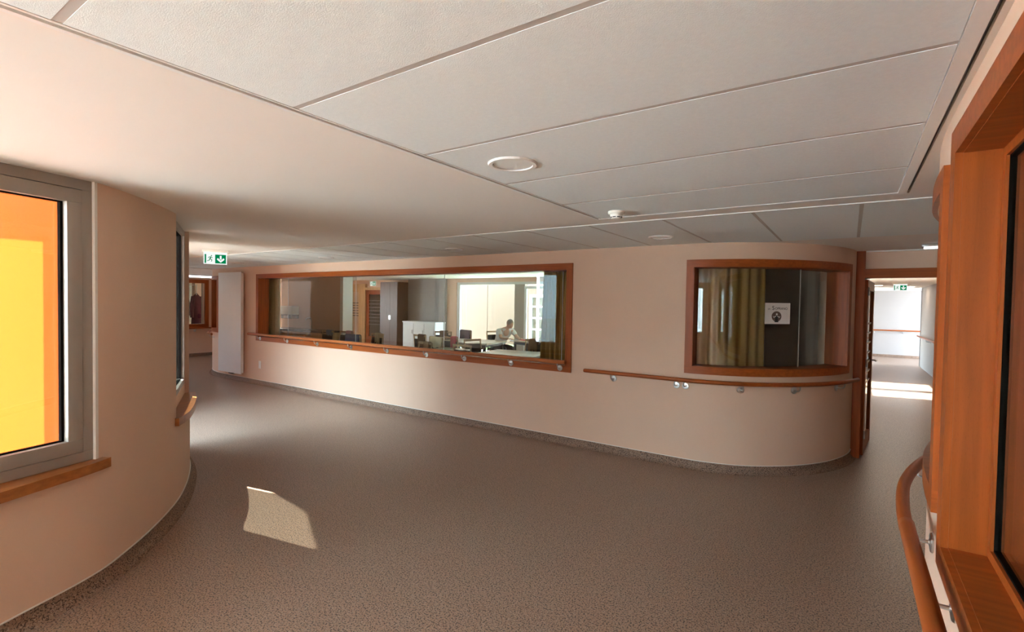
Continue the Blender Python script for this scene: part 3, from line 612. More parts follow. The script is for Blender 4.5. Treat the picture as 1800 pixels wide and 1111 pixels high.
# ------------------------------------------------------------------ handrails
def handrail(name, path, d0, d1, n, z, r, ds, label, zb=None, nb=0.0, group=None, mat='woodx'):
    o = path.off((d0+d1)/2, n, 0); e = empty(name, o); tag(e, label, 'handrail', group)
    pts = [path.off(d, n, z) for d in path.stations(d0, d1, 0.05)]; rr = [r]*len(pts)
    pts = [pts[0]] + pts + [pts[-1]]; rr = [r*0.82] + rr + [r*0.82]
    p0, p1 = Vector(pts[1]), Vector(pts[2]); pts[0] = tuple(p0 - (p1-p0).normalized()*0.006)
    p0, p1 = Vector(pts[-2]), Vector(pts[-3]); pts[-1] = tuple(p0 - (p1-p0).normalized()*0.006)
    part(MB().tube(pts, rr, 14), 'rail', mat, e, True)
    zb = zb or z-0.075
    for d in ds:
        mb = MB(); q = [path.off(d, n, z-r*0.8), path.off(d, n*0.96, z-0.05), path.off(d, n*0.80, zb+0.006), path.off(d, n*0.55, zb), path.off(d, nb+0.004, zb)]
        mb.tube(q, 0.0065, 8); b_ = part(mb, 'bracket', 'steel', e, True)
        nn = path.nrm(d); Mx = Matrix.Translation(Vector(path.off(d, nb, zb)) - Vector(o)) @ Vector((nn.x, nn.y, 0)).to_track_quat('Z', 'Y').to_matrix().to_4x4()
        mb = MB(); mb.lathe([(0.034,0.0),(0.034,0.004),(0.030,0.008),(0.012,0.010),(0.010,0.012)], 20, Mx); mb.build('disc', 'steel', b_, True)
    return e
def dx(x): return PM.near(x, 5.19)
handrail('handrail', PM, dx(-9.66), dx(-2.72), 0.085, 0.975, 0.024, [dx(x) for x in (-9.35,-8.45,-7.55,-6.65,-5.80,-4.98,-4.28,-3.52,-2.82)],
         'straight wooden handrail along the foot of the long internal window', zb=0.895, nb=0.018, mat='rail')
handrail('handrail', PM, dx(-2.47), PM.near(-0.0,6.42), 0.085, 0.905, 0.021, [dx(-2.15), dx(-1.46), dx(-1.37), PM.near(-0.87,5.30), PM.near(-0.44,5.62), PM.near(-0.10,6.12)],
         'wooden handrail bending round the wall below the curved window', zb=0.835)
handrail('handrail', PR, 0.6, PR.near(0.26,2.17), 0.080, 0.915, 0.023, [0.95, PR.near(0.26,1.80)], 'wooden handrail running under the large window at the right edge', zb=0.83, nb=0.0, mat='woody')
handrail('handrail', PR, PR.near(0.26,2.18), PR.near(0.6,3.7), 0.078, 0.892, 0.022, [PR.near(0.26,2.26), PR.near(0.36,3.1)], 'second short wooden handrail curving away beyond the right window', zb=0.835, mat='woody')
handrail('handrail', PM, PM.near(-12.3,5.7), PM.near(-11.2,5.22), 0.085, 0.89, 0.02, [PM.near(-12.1,5.6), PM.near(-11.4,5.28)], 'short wooden handrail on the bend of the wall left of the radiator')
PE = Path([(-0.2,21.6),(2.6,21.6)], 1, curved=False); PE2 = Path([(1.72,18.6),(1.72,14.3)], 1, curved=False)
handrail('handrail', PE, 0.1, 2.2, 0.09, 0.93, 0.022, [0.9, 1.7], 'wooden handrail across the end wall of the bright corridor')
handrail('handrail', PE2, 0.05, 4.0, 0.09, 0.90, 0.022, [0.3, 2.0, 3.7], 'wooden handrail on the right wall of the bright corridor beyond the doors')
PH = Path([(-15.38,7.05),(-15.38,4.0)], -1, curved=False)
handrail('handrail', PH, 0.05, 2.8, 0.08, 0.80, 0.02, [0.45, 1.9], 'handrail under the coat window at the end of the hallway', mat='woody')

# ------------------------------------------------------------------ ceiling fittings
def downlight(x, y, z, label, lit=False, group=None):
    e = empty('downlight', (x, y, z)); tag(e, label, 'ceiling light', group)
    MB().lathe([(0.0895,-0.003),(0.092,-0.009),(0.108,-0.009),(0.113,-0.003),(0.113,0.001),(0.0895,0.001)], 40).build('ring', 'trimw', e, True)
    if lit: MB().lathe([(0.001,-0.008),(0.086,-0.008),(0.088,-0.004),(0.001,-0.003)], 40).build('diffuser', 'lamp', e, True)
    else: MB().lathe([(0.001,0.022),(0.040,0.021),(0.066,0.014),(0.080,0.004),(0.0875,-0.004),(0.0895,-0.004),(0.0895,0.024),(0.001,0.030)], 40).build('diffuser', 'frost', e, True)
    return e
lz = cz - 0.002
downlight(*LIGHTS[0], lz, 'large unlit round downlight nearest the viewer')
downlight(*LIGHTS[1], lz, 'unlit round downlight over the wall between the two windows')
downlight(*LIGHTS[2], lz, 'unlit round downlight above the right half of the long window')
downlight(*LIGHTS[3], lz, 'unlit round downlight above the left part of the long window')
downlight(*LIGHTS[4], lz, 'small unlit round downlight nearest the radiator')
for x, y, l in ((0.95,9.4,'lit round downlight nearest the fire door in the bright corridor'),(0.75,12.6,'lit round downlight halfway along the bright corridor'),(0.6,16.5,'lit round downlight at left deep in the bright corridor'),(1.35,17.5,'lit round downlight at right deep in the bright corridor')):
    downlight(x, y, 2.296, l, True)
e = empty('smoke_detector', (-1.328, 3.19, cz-0.002)); tag(e, 'cream round smoke detector below the ceiling trim corner', 'smoke detector')
MB().lathe([(0.0,0.0),(0.056,0.0),(0.056,-0.014),(0.050,-0.020),(0.0,-0.020)], 32).build('base', 'plastic', e, True)
MB().lathe([(0.0,-0.02),(0.044,-0.02),(0.040,-0.034),(0.037,-0.036),(0.037,-0.044),(0.032,-0.050),(0.0,-0.052)], 32).build('head', 'plastic', e, True)
for k in range(8):
    a_ = 2*pi*k/8; mb = MB(); mb.beam((0.0375*cos(a_-0.27),0.0375*sin(a_-0.27),-0.040),(0.0375*cos(a_+0.27),0.0375*sin(a_+0.27),-0.040),0.003,0.006); mb.build('vent_slot', 'dark', e)
def exit_sign(name, loc, rz, w_, h_, label, hang=0.03, scale=1):
    e = empty(name, loc, rz); tag(e, label, 'exit sign')  # local: plate in xz, faces -y
    MB().box(-w_*0.62, w_*0.62, -0.02, 0.02, -0.03, 0.0).build('base', 'plastic', e, bevel=0.004)
    z1 = -0.03 - hang; z0 = z1 - h_
    MB().box(-w_/2-0.012, w_/2+0.012, -0.004, 0.006, z0-0.012, -0.028).build('plate', 'signw', e, bevel=0.001)
    MB().box(-0.01*w_, w_/2, -0.0065, -0.004, z0, z1).build('green_field', 'green', e)
    mb = MB(); mb.box(-w_/2, -w_/2+0.018, -0.0065, -0.004, z0, z1); mb.build('green_bar', 'green', e)
    # arrow
    cx_, cz_, u = w_*0.25, (z0+z1)/2, h_
    mb = MB(); mb.box(cx_-0.09*u, cx_+0.09*u, -0.0085, -0.0065, cz_-0.05*u, cz_+0.38*u)
    for s_ in (-1, 1):
        P_ = [(cx_, cz_-0.40*u), (cx_, cz_-0.16*u), (cx_+s_*0.28*u, cz_+0.12*u), (cx_+s_*0.36*u, cz_+0.02*u), (cx_+s_*0.36*u, cz_-0.08*u)]
        mb.add([(x, -0.0085, z) for x, z in P_] + [(x, -0.0065, z) for x, z in P_], [(0,1,2,3,4),(9,8,7,6,5)] + [(i,(i+1)%5,5+(i+1)%5,5+i) for i in range(5)])
    mb.build('arrow', 'signw', e)
    # running figure
    cx_ = -w_*0.235; mb = MB(); Y_ = -0.006
    def limb(a_, b_, th): mb.beam((cx_+a_[0]*u, Y_, cz_+a_[1]*u), (cx_+b_[0]*u, Y_, cz_+b_[1]*u), 0.003, th*u, (0,1,0)) if False else mb.tube([(cx_+a_[0]*u, Y_, cz_+a_[1]*u), (cx_+b_[0]*u, Y_, cz_+b_[1]*u)], th*u/2, 6)
    limb((0.10,0.30),(0.11,0.40),0.13); limb((0.06,0.24),(-0.04,-0.02),0.13)
    limb((-0.04,-0.02),(0.16,-0.10),0.09); limb((0.16,-0.10),(0.10,-0.32),0.08); limb((-0.04,-0.02),(-0.12,-0.20),0.09); limb((-0.12,-0.20),(-0.32,-0.24),0.08)
    limb((0.06,0.22),(0.22,0.10),0.07); limb((0.05,0.20),(-0.14,0.20),0.07); limb((-0.14,0.20),(-0.22,0.06),0.06)
    mb.build('running_figure', 'green', e); return e
exit_sign('exit_sign', (-6.88, 3.20, 2.283), radians(65), 0.24, 0.115, 'green running-man exit sign with down arrow hanging at upper left')
exit_sign('exit_sign', (0.70, 8.35, 2.298), radians(4), 0.24, 0.115, 'green exit sign hanging just past the fire door', hang=0.06)
exit_sign('exit_sign', (0.98, 15.2, 2.298), radians(4), 0.24, 0.115, 'pale green exit sign deep in the bright corridor')
exit_sign('exit_sign', (-15.1, 12.72, 2.42), 0, 0.30, 0.15, 'green exit sign over the wooden dining room door', hang=0.0)
e = empty('emergency_light', (0.66, 6.2, 2.27)); tag(e, 'chrome cased emergency light in front of the fire door head', 'emergency light')
MB().box(-0.11,0.11,-0.03,0.03,-0.012,0.015).build('housing', 'steel', e, bevel=0.006); MB().box(-0.09,0.09,-0.022,0.022,-0.03,-0.012).build('diffuser', 'tube', e, bevel=0.004)
e = empty('tube_light', (-14.5, 5.6, 2.25)); tag(e, 'lit fluorescent tube light at the end of the left hallway', 'ceiling light')
MB().box(-0.04,0.04,-1.25,1.22,0.0,0.05).build('housing', 'white', e, bevel=0.004); MB().tube([(0,-1.22,-0.02),(0,1.19,-0.02)], 0.026, 12).build('tube', 'tube', e, True)

# ------------------------------------------------------------------ radiator, socket, knob
e = empty('radiator', (-10.35, 5.19, 0)); tag(e, 'tall flat white panel radiator on the wall left of the long window', 'radiator')
MB().box(-0.46,0.44,-0.105,-0.085,0.16,2.18).build('front_panel', 'white', e, bevel=0.004); MB().box(-0.45,0.43,-0.085,-0.045,0.18,2.16).build('back_panel', 'white', e, bevel=0.003)
for s_ in (-0.3, 0.28):
    for z_ in (0.4, 1.9): MB().box(s_-0.03,s_+0.03,-0.045,0.0,z_,z_+0.08).build('wall_bracket', 'white', e)
for x_ in (-0.04, 0.02): MB().tube([(x_,-0.065,0.18),(x_,-0.065,0.13),(x_,0.0,0.12)], 0.009).build('pipe', 'steel', e, True)
MB().box(-0.08,0.06,-0.085,-0.045,0.135,0.165).build('valve', 'dark', e, bevel=0.004)
e = empty('wall_socket', (-9.39, 5.19, 0.385)); tag(e, 'small white wall socket low on the wall right of the radiator', 'socket')
MB().box(-0.04,0.04,-0.012,0.0,-0.075,0.075).build('plate', 'plastic', e, bevel=0.004); MB().box(-0.025,0.025,-0.015,-0.012,-0.055,-0.01).box(-0.025,0.025,-0.015,-0.012,0.01,0.055).build('insert', 'white', e)
e = empty('hand_grip', (-14.95, 7.1, 1.12)); tag(e, 'round steel hand knob on the hallway side wall', 'grip')
Mx = Matrix.Rotation(radians(90), 4, 'X')
MB().lathe([(0.09,0.0),(0.09,0.02),(0.05,0.03),(0.045,0.07)], 20, Mx).build('rosette', 'steel', e, True); MB().lathe([(0.055,0.07),(0.07,0.09),(0.06,0.12),(0.01,0.13)], 20, Mx).build('grip', 'dark', e, True)
# paper notice on the curved window
dN = PM.near(-0.536, 5.536)
pn = Vector(PM.off(dN, -0.108, 1.592)); nn = PM.nrm(dN)
e = empty('paper_notice', pn, atan2(nn.x, -nn.y)); tag(e, 'white paper notice reading Soprano taped to the curved window', 'notice')
PW, PH_ = 0.27, 0.21
MB().box(-PW/2,PW/2,-0.0012,0.0,-PH_/2,PH_/2).build('sheet', 'paper', e)
def text(nm, s_, size, x, z, y, mat, par, wscale=1.0):
    cu = bpy.data.curves.new(nm, 'FONT'); cu.body = s_; cu.size = size; cu.extrude = 0.0004; cu.align_x = 'LEFT'
    to = bpy.data.objects.new(nm, cu); COL.objects.link(to); bpy.context.view_layer.update()
    me = bpy.data.meshes.new_from_object(to.evaluated_get(bpy.context.evaluated_depsgraph_get())); bpy.data.objects.remove(to)
    for v in me.vertices: c_ = v.co.copy(); v.co = (x + c_.x*wscale, y - c_.z, z + c_.y)
    return link_mesh(nm, me, mat, par)
text('lettering', 'LA', 0.022, -0.105, 0.038, -0.0016, 'ink', e); text('lettering', 'S', 0.056, -0.060, 0.036, -0.0016, 'ink', e); text('lettering', 'OPRANO', 0.034, -0.028, 0.038, -0.0016, 'ink', e, 0.95)
Mx = Matrix.Translation((-0.01, -0.0012, -0.030)) @ Matrix.Rotation(radians(90), 4, 'X')
MB().lathe([(0.0,0.0),(0.052,0.0),(0.052,0.0008),(0.0,0.0008)], 40, Mx).build('emblem_disc', 'inkm', e)
mb = MB(); Y_ = -0.0024
for q in (((-0.01,-0.012),0.010,(0.0,0.0)),): pass
Mx2 = Matrix.Translation((-0.008, -0.002, -0.008)) @ Matrix.Rotation(radians(90), 4, 'X'); mb.lathe([(0.0,0.0),(0.010,0.0),(0.010,0.0006),(0.0,0.0006)], 20, Mx2)
for s_ in (-1, 1): mb.tube([(-0.01+s_*0.008,-0.0022,-0.026),(-0.01+s_*0.030,-0.0022,-0.040),(-0.01+s_*0.038,-0.0022,-0.028)], [0.004,0.004,0.002], 6)
mb.build('emblem_light_marks', 'paper', e)
mb = MB(); mb.prism([(-0.022,0.0),(-0.030,0.0)], 0, 0) if False else None
vs = [(-0.022,-0.028),(0.002,-0.028),(0.010,-0.088),(-0.030,-0.088)]
mb.add([(x,-0.003,z) for x,z in vs]+[(x,-0.0015,z) for x,z in vs], [(0,1,2,3),(7,6,5,4),(0,4,5,1),(1,5,6,2),(2,6,7,3),(3,7,4,0)]); mb.build('emblem_figure', 'ink', e)

# ------------------------------------------------------------------ curtains
def curtain(name, pts, z0, z1, folds, amp, mat, label, taper=None):
    P_ = Path(pts, 1, curved=len(pts) > 2); n = folds*10; vs = []; rows = 6
    for j in range(rows+1):
        f = j/rows; z = z1 + (z0-z1)*f
        for i in range(n+1):
            d = P_.L*i/n
            if taper: d = P_.L*(1-taper*f*0 ) * i/n + (taper*(P_.L)*(f) if False else 0)
            ph = 2*pi*folds*i/n; am = amp*(0.55+0.45*f)*(0.8+0.3*sin(i*0.37))
            p = P_.at(d) + P_.nrm(d)*am*sin(ph+0.6*sin(3*f)+0.3*sin(i*0.11))
            if taper: k_ = taper*f*(1-i/n); q = P_.at(P_.L); p = p + (p-q)*k_
            vs.append((p.x, p.y, z))
    fs = [(j*(n+1)+i, j*(n+1)+i+1, (j+1)*(n+1)+i+1, (j+1)*(n+1)+i) for j in range(rows) for i in range(n)]
    o0 = P_.at(P_.L/2); mb = MB(); mb.add([(x-o0.x, y-o0.y, z) for x, y, z in vs], fs)
    e_ = empty(name, (o0.x, o0.y, 0)); tag(e_, label, 'curtain')
    c_ = mb.build('cloth', mat, e_, True, ang=80); sm_ = c_.modifiers.new('thick', 'SOLIDIFY'); sm_.thickness = 0.003
    a_, b_ = P_.at(0), P_.at(P_.L); MB().tube([(a_.x-o0.x, a_.y-o0.y, z1+0.03), (b_.x-o0.x, b_.y-o0.y, z1+0.03)], 0.008, 8).build('curtain_rail', 'alul', e_, True)
    return e_
curtain('curtain', [(-3.26,5.53),(-2.90,5.53)], 0.10, 2.36, 6, 0.035, 'curt', 'ochre curtain at the right end of the long window', taper=0.18)
curtain('curtain', [(-9.95,5.55),(-9.32,5.55)], 0.10, 2.36, 7, 0.035, 'curtb', 'beige curtain at the left end of the long window')
curtain('curtain', [(-1.42,5.47),(-1.15,5.48),(-0.93,5.58),(-0.74,5.72)], 0.25, 2.36, 7, 0.035, 'curt', 'ochre curtain behind the left half of the curved window')

# ------------------------------------------------------------------ dining room fixtures
e = empty('kitchenette', (-12.2, 7.89, 0)); tag(e, 'kitchenette unit with pale doors and dark worktop on the dining room side wall', 'cabinet')
MB().box(-1.35,1.28,-0.27,0.30,0.10,0.82).build('cabinet_body', 'woodl', e); MB().box(-1.32,1.25,-0.22,0.28,0.0,0.10).build('plinth', 'dark', e)
MB().box(-1.38,1.30,-0.31,0.30,0.82,0.86).build('worktop', 'stone', e, bevel=0.003)
for k in range(4):
    x0 = -1.34+0.655*k; d_ = MB().box(x0+0.004,x0+0.648,-0.29,-0.27,0.105,0.815).build('door', 'woodl', e); MB().box(x0+0.08,x0+0.22,-0.305,-0.29,0.74,0.76).build('handle', 'steel', d_)
MB().tube([(0.2,0.15,0.86),(0.2,0.15,1.12),(0.2,0.10,1.17),(0.2,0.0,1.16),(0.2,-0.03,1.11)], 0.012).build('tap', 'steel', e, True)
MB().box(-0.05,0.5,-0.2,0.1,0.861,0.866).build('sink_rim', 'steel', e)
e = empty('towel_dispenser', (-13.1, 8.2, 1.15)); tag(e, 'white and dark paper towel dispenser on the kitchenette wall', 'dispenser')
MB().box(-0.27,0.27,-0.24,0.0,0.08,0.32).build('cover', 'plastic', e, bevel=0.02); MB().box(-0.26,0.26,-0.22,0.0,-0.03,0.08).build('tray', 'dark', e, bevel=0.01); MB().box(-0.10,0.10,-0.245,-0.22,-0.02,0.06).build('paper_towel', 'paper', e)
e = empty('tall_cupboard', (-13.6, 12.5, 0)); tag(e, 'tall dark brown cupboard right of the wooden dining room door', 'cupboard')
M['brown'] = wood('brown_veneer', (0.16, 0.085, 0.05), 2)
MB().box(-0.52,0.38,-0.25,0.28,0.0,2.34).build('body', 'brown', e); MB().box(-0.51,-0.003,-0.27,-0.25,0.02,2.32).build('door', 'brown', e); MB().box(0.003,0.37,-0.27,-0.25,0.02,2.32).build('door', 'brown', e)
MB().box(-0.04,-0.02,-0.29,-0.27,1.0,1.15).box(0.02,0.04,-0.29,-0.27,1.0,1.15).build('handle', 'steel', e)
e = empty('sideboard', (-12.1, 12.44, 0)); tag(e, 'low pale grey sideboard left of the dining room glazing', 'cabinet')
MB().box(-0.80,0.72,-0.22,0.26,0.05,0.93).build('body', 'white', e); MB().box(-0.82,0.74,-0.25,0.27,0.93,0.97).build('top', 'white', e)
for k in range(3): d_ = MB().box(-0.79+0.505*k,-0.79+0.505*k+0.495,-0.24,-0.22,0.07,0.92).build('door', 'white', e); MB().box(-0.36+0.505*k,-0.34+0.505*k,-0.255,-0.24,0.55,0.68).build('handle', 'steel', d_)
# wooden dining room door with glazed side light
D = struct(empty('door_5', (-15.0, 12.8, 0)), 'wooden door with a glazed striped side light at the back of the dining room')
part(MB().box(-16.75,-16.62,12.70,12.9,0,2.30).box(-14.33,-14.22,12.70,12.9,0,2.17).box(-16.62,-15.52,12.70,12.9,2.12,2.30).box(-15.65,-15.52,12.70,12.9,0,2.12).box(-15.52,-14.33,12.70,12.9,2.07,2.17), 'door_frame', 'woodl', D)
part(MB().box(-16.62,-16.35,12.74,12.80,0,2.12).box(-15.95,-15.65,12.74,12.80,0,2.12).box(-16.35,-15.95,12.74,12.80,0,0.25).box(-16.35,-15.95,12.74,12.80,2.0,2.12), 'side_light_frame', 'woodl', D)
M['bright'] = plain('pale_blind', (0.75, 0.68, 0.5), 0.7)
part(MB().box(-16.35,-15.95,12.79,12.81,0.25,2.0), 'side_light_pane', 'glass', D); part(MB().box(-16.4,-15.9,12.84,12.85,0.2,2.05), 'side_light_blind', 'bright', D)
for k in range(6): part(MB().box(-16.35,-15.95,12.775,12.79,1.05+0.10*k,1.075+0.10*k), 'slat', 'dark', D)
part(MB().box(-15.52,-15.36,12.76,12.80,0.01,2.07).box(-14.62,-14.33,12.76,12.80,0.01,2.07).box(-15.36,-14.62,12.76,12.80,0.01,0.3).box(-15.36,-14.62,12.76,12.80,1.9,2.07), 'door_leaf', 'woodz', D)
part(MB().box(-15.36,-14.62,12.775,12.785,0.3,1.9), 'glass_pane', 'glass', D)
struct(MB().box(-17.0,-14.1,13.4,13.5,0,2.45).box(-17.1,-17.0,13.0,13.5,0,2.45).box(-14.1,-14.0,13.0,13.5,0,2.45).box(-17.0,-14.1,13.0,13.5,2.4,2.5).build('wall_lobby', 'greyw'), 'dim passage behind the wooden dining room door')
for k in range(8): part(MB().box(-15.36,-14.62,12.765,12.775,0.75+0.13*k,0.765+0.13*k), 'slat', 'alul', D)
# dining room glazing: fixed light and sliding door
e = struct(empty('window_18', (-9.0, 12.85, 0)), 'wide dining room glazing with a sliding door to the courtyard')
def wp(nm, mat, *b_): mb = MB(); [mb.box(*q) for q in b_]; part(mb, nm, mat, e)
wp('frame', 'alul', (-10.97,-2.6,12.82,12.92,2.24,2.32), (-10.97,-10.85,12.82,12.92,0,2.24), (-2.7,-2.6,12.82,12.92,0,2.24), (-10.85,-2.7,12.82,12.92,0.0,0.05))
wp('mullion', 'alu', (-8.62,-8.25,12.80,12.94,0.05,2.24)); wp('mullion', 'alul', (-6.6,-6.5,12.80,12.94,0.05,2.24))
wp('sliding_sash', 'alul', (-8.25,-8.17,12.78,12.84,0.05,2.18), (-6.7,-6.6,12.78,12.84,0.05,2.18), (-8.17,-6.7,12.78,12.84,2.10,2.18), (-8.17,-6.7,12.78,12.84,0.05,0.15))
wp('glass_pane', 'glass', (-10.85,-8.62,12.87,12.88,0.05,2.24)); wp('glass_pane', 'glass', (-8.17,-6.7,12.80,12.81,0.15,2.10)); wp('glass_pane', 'glass', (-6.5,-2.7,12.87,12.88,0.05,2.24))
# ------------------------------------------------------------------ dining furniture
def table(loc, rz, w_, d_, label):
    e_ = empty('dining_table', loc, rz); tag(e_, label, 'table')
    MB().box(-w_/2,w_/2,-d_/2,d_/2,0.715,0.75).build('tabletop', 'tabl', e_, bevel=0.006)
    MB().box(-w_/2+0.08,w_/2-0.08,-d_/2+0.08,d_/2-0.08,0.65,0.715).build('apron', 'dark', e_)
    for sx in (-1,1):
        for sy in (-1,1): x, y = sx*(w_/2-0.09), sy*(d_/2-0.09); MB().box(x-0.025,x+0.025,y-0.025,y+0.025,0,0.66).build('leg', 'dark', e_)
    return e_
table((-7.35,9.12,0), radians(12), 1.35, 1.15, 'pale dining table at which the person in white sits')
table((-5.02,7.42,0), radians(8), 1.15, 1.05, 'pale dining table nearest the long window, right of centre')
table((-6.35,7.22,0), radians(6), 0.62, 0.62, 'smaller pale dining table behind the middle of the long window')
table((-6.45,10.28,0), radians(-18), 0.7, 0.7, 'small dining table under the hands of the person in white')
table((-9.85,6.38,0), radians(0), 1.4, 0.8, 'dining table half hidden by four chairs near the kitchenette')
# chair: back at local +y, seat front at -y
def chair():
    e_ = empty('dining_chair'); r_ = 0.017
    for s_ in (-1, 1):
        MB().tube([(s_*0.21,0.20,0.0),(s_*0.21,0.19,0.45),(s_*0.215,0.235,0.88)], [0.015,0.018,0.015], 8).build('back_leg', 'chairw', e_, True)
        MB().tube([(s_*0.205,-0.20,0.0),(s_*0.205,-0.19,0.43)], [0.014,0.018], 8).build('front_leg', 'chairw', e_, True)
    MB().box(-0.22,0.22,-0.22,0.19,0.40,0.43).build('seat_frame', 'chairw', e_, bevel=0.004)
    MB().box(-0.225,0.225,-0.235,0.18,0.43,0.475).build('seat', 'black', e_, bevel=0.014)
    MB().box(-0.225,0.225,0.215,0.245,0.845,0.885).build('top_rail', 'chairw', e_, bevel=0.006)
    mb = MB(); mb.add([(x, y+dy, z) for z, y in ((0.55,0.185),(0.79,0.212)) for x in (-0.195,0.195) for dy in (0,0.035)], [(0,1,3,2),(4,6,7,5),(0,4,5,1),(2,3,7,6),(0,2,6,4),(1,5,7,3)]); mb.build('backrest', 'black', e_, bevel=0.008)
    return e_
# towel draped over the back rail; local frame as the chair
def cloth(name, mat, x0, x1, drop_f, drop_b, label, cat):
    prof = [(0.20,0.88-drop_f),(0.203,0.875),(0.212,0.892),(0.232,0.895),(0.252,0.888),(0.262,0.87),(0.268,0.88-drop_b)]
    n = 10; vs = []; 
    for i in range(n+1):
        x = x0+(x1-x0)*i/n
        for k, (y, z) in enumerate(prof):
            wv = 0.008*sin(i*1.7+k) if k in (0,6) else 0.002*sin(i*2.1)
            vs.append((x + 0.012*sin(k*1.3)*(1 if k in (0,6) else 0), y+wv*(1 if k > 3 else -1), z + (0.012*sin(i*1.1) if k in (0,6) else 0)))
    k = len(prof); fs = [(i*k+j, i*k+j+1, (i+1)*k+j+1, (i+1)*k+j) for i in range(n) for j in range(k-1)]
    mb = MB(); mb.add(vs, fs); o_ = mb.build(name, mat, None, True, ang=70); m_ = o_.modifiers.new('thick', 'SOLIDIFY'); m_.thickness = 0.006; m_.offset = 1
    tag(o_, label, cat); return o_
for nm, c_, st_ in (('c_blue',(0.16,0.19,0.28),None),('c_pink',(0.50,0.27,0.27),None),('c_navy',(0.12,0.13,0.20),None),('c_beige',(0.50,0.36,0.22),None),('c_cream',(0.62,0.50,0.32),None),
                    ('c_brown',(0.17,0.10,0.06),None),('c_tan',(0.22,0.13,0.075),None),('c_purple',(0.10,0.08,0.11),(0.28,0.24,0.28)),('c_rose',(0.72,0.16,0.18),None)): M[nm] = fabric(nm, c_, st_)
ch0 = chair()
CH = [  # x, y, rotation, label, cloth material, x0, x1, front drop, back drop, cloth label, category
 (-10.45,7.22,0,'first dining chair from the left in front of the kitchenette, blue cloth on its back','c_blue',-0.03,0.17,0.10,0.16,'folded blue-grey cloth on the leftmost dining chair','towel'),
 (-9.95,7.36,0,'second dining chair from the left, pink cloth over one corner','c_pink',0.03,0.23,0.2,0.30,'pink cloth hanging on the second chair from the left','towel'),
 (-8.72,6.62,5,'third dining chair from the left, wrapped in a dark blue cloth','c_navy',-0.21,0.20,0.2,0.28,'dark blue cloth over the third chair from the left','towel'),
 (-8.86,7.36,-6,'fourth dining chair from the left, in front of the wooden door','c_beige',-0.06,0.12,0.2,0.34,'beige cloth on the chair in front of the wooden door','towel'),
 (-7.10,7.40,-10,'dining chair under a long cream cloth, left of the middle glass joint','c_cream',-0.22,0.2,0.2,0.30,'cream cloth covering a chair left of the middle glass joint','towel'),
 (-6.42,6.35,-15,'brown-draped dining chair closest to the glass at centre','c_tan',-0.02,0.16,0.2,0.3,'tan cloth over the brown chair closest to the glass','towel'),
 (-8.35,9.12,20,'dark dining chair left of the sitting person\'s table','c_brown',-0.08,0.12,0.25,0.36,'brown cloth on the dark chair left of the far table','towel'),
 (-7.85,8.20,170,'dark dining chair whose back faces the long window, beside the glass joint','c_brown',-0.20,0.03,0.25,0.4,'brown cloth over the chair beside the middle glass joint','towel'),
 (-5.52,6.86,174,'bare wooden dining chair pushed against the nearest table, its back to the glass',None),
 (-6.02,7.75,80,'dark dining chair at the left end of the nearest table',None),
 (-5.35,8.42,-6,'dining chair with a tan coat, right of the far table','c_tan',-0.12,0.10,0.25,0.4,'tan jacket slung on the chair right of the far table','jacket'),
 (-8.25,10.30,165,'dining chair with a striped purple cushion at the far side of the person\'s table','c_purple',-0.22,0.22,0.3,0.25,'striped purple cloth over the chair at the far side of the table','towel'),
 (-6.95,8.20,172,'dining chair with a red scarf on the near side of the person\'s table','c_rose',-0.20,-0.04,0.25,0.40,'bright rose scarf hanging over a chair back at the far table','scarf'),
 (-7.52,10.46,72,'chair on which the person in white sits',None)]
for i, c_ in enumerate(CH):
    o_ = ch0 if i == 0 else copy_tree(ch0)
    o_.location = (c_[0], c_[1], 0); o_.rotation_euler = (0, 0, radians(c_[2]))
    tag(o_, c_[3], 'chair', 'dining chairs behind the long window'); o_.scale = (1, 1, 1.04)
    if c_[4]:
        q = cloth(c_[10], c_[4], c_[5], c_[6], c_[7], c_[8], c_[9], c_[10]); q.location = o_.location; q.rotation_euler = o_.rotation_euler
        q.scale = (1, 1, 1.04)
# coats in the end window
M['coat1'] = fabric('black_coat', (0.02, 0.018, 0.025)); M['coat2'] = fabric('wine_coat', (0.10, 0.02, 0.03)); M['coat3'] = fabric('red_bag', (0.6, 0.08, 0.08))
def coat(name, x, y, z1, h_, w_, mat, label, cat='coat'):
    mb = MB(); pr = [(0.02,0.0),(0.045,-0.03),(0.10,-0.07),(0.15,-0.16),(0.16,-0.45),(0.19,-0.8),(0.20,-h_),(0.02,-h_)]
    n = 20; vs = []
    for r, z in pr:
        for j in range(n):
            a_ = 2*pi*j/n; rr = r*(1+0.10*sin(5*a_+z*6)); vs.append((0.55*rr*cos(a_), w_/0.36*rr*sin(a_), z))
    k = len(pr); fs = [(i*n+j, i*n+(j+1)%n, (i+1)*n+(j+1)%n, (i+1)*n+j) for i in range(k-1) for j in range(n)] + [tuple(range(n)), tuple(range((k-1)*n, k*n))[::-1]]
    e_ = empty(name, (x, y, 0)); tag(e_, label, cat); mb.add([(a, b, c+z1) for a, b, c in vs], fs); mb.build('body', mat, e_, True, ang=60)
    for s_ in (-1, 1): MB().tube([(0,s_*w_*0.35,z1-0.10),(0.02,s_*w_*0.50,z1-0.35),(0.03,s_*w_*0.52,z1-0.72)], [0.05,0.055,0.045], 10).build('sleeve', mat, e_, True)
    MB().tube([(0,0,z1-0.03),(0,0,2.0),(0.0,0,2.03)], 0.006, 6).build('hook', 'steel', e_)
    return e_
coat('coat', -15.85, 6.46, 1.86, 1.1, 0.30, 'coat1', 'black coat hanging at left behind the hallway end window')
coat('coat', -15.85, 6.85, 1.80, 1.2, 0.26, 'coat2', 'dark wine coat hanging at right behind the hallway end window')
e = empty('coat_rack', (-15.82, 6.3, 0)); tag(e, 'coat rail behind the hallway end window', 'coat rack')
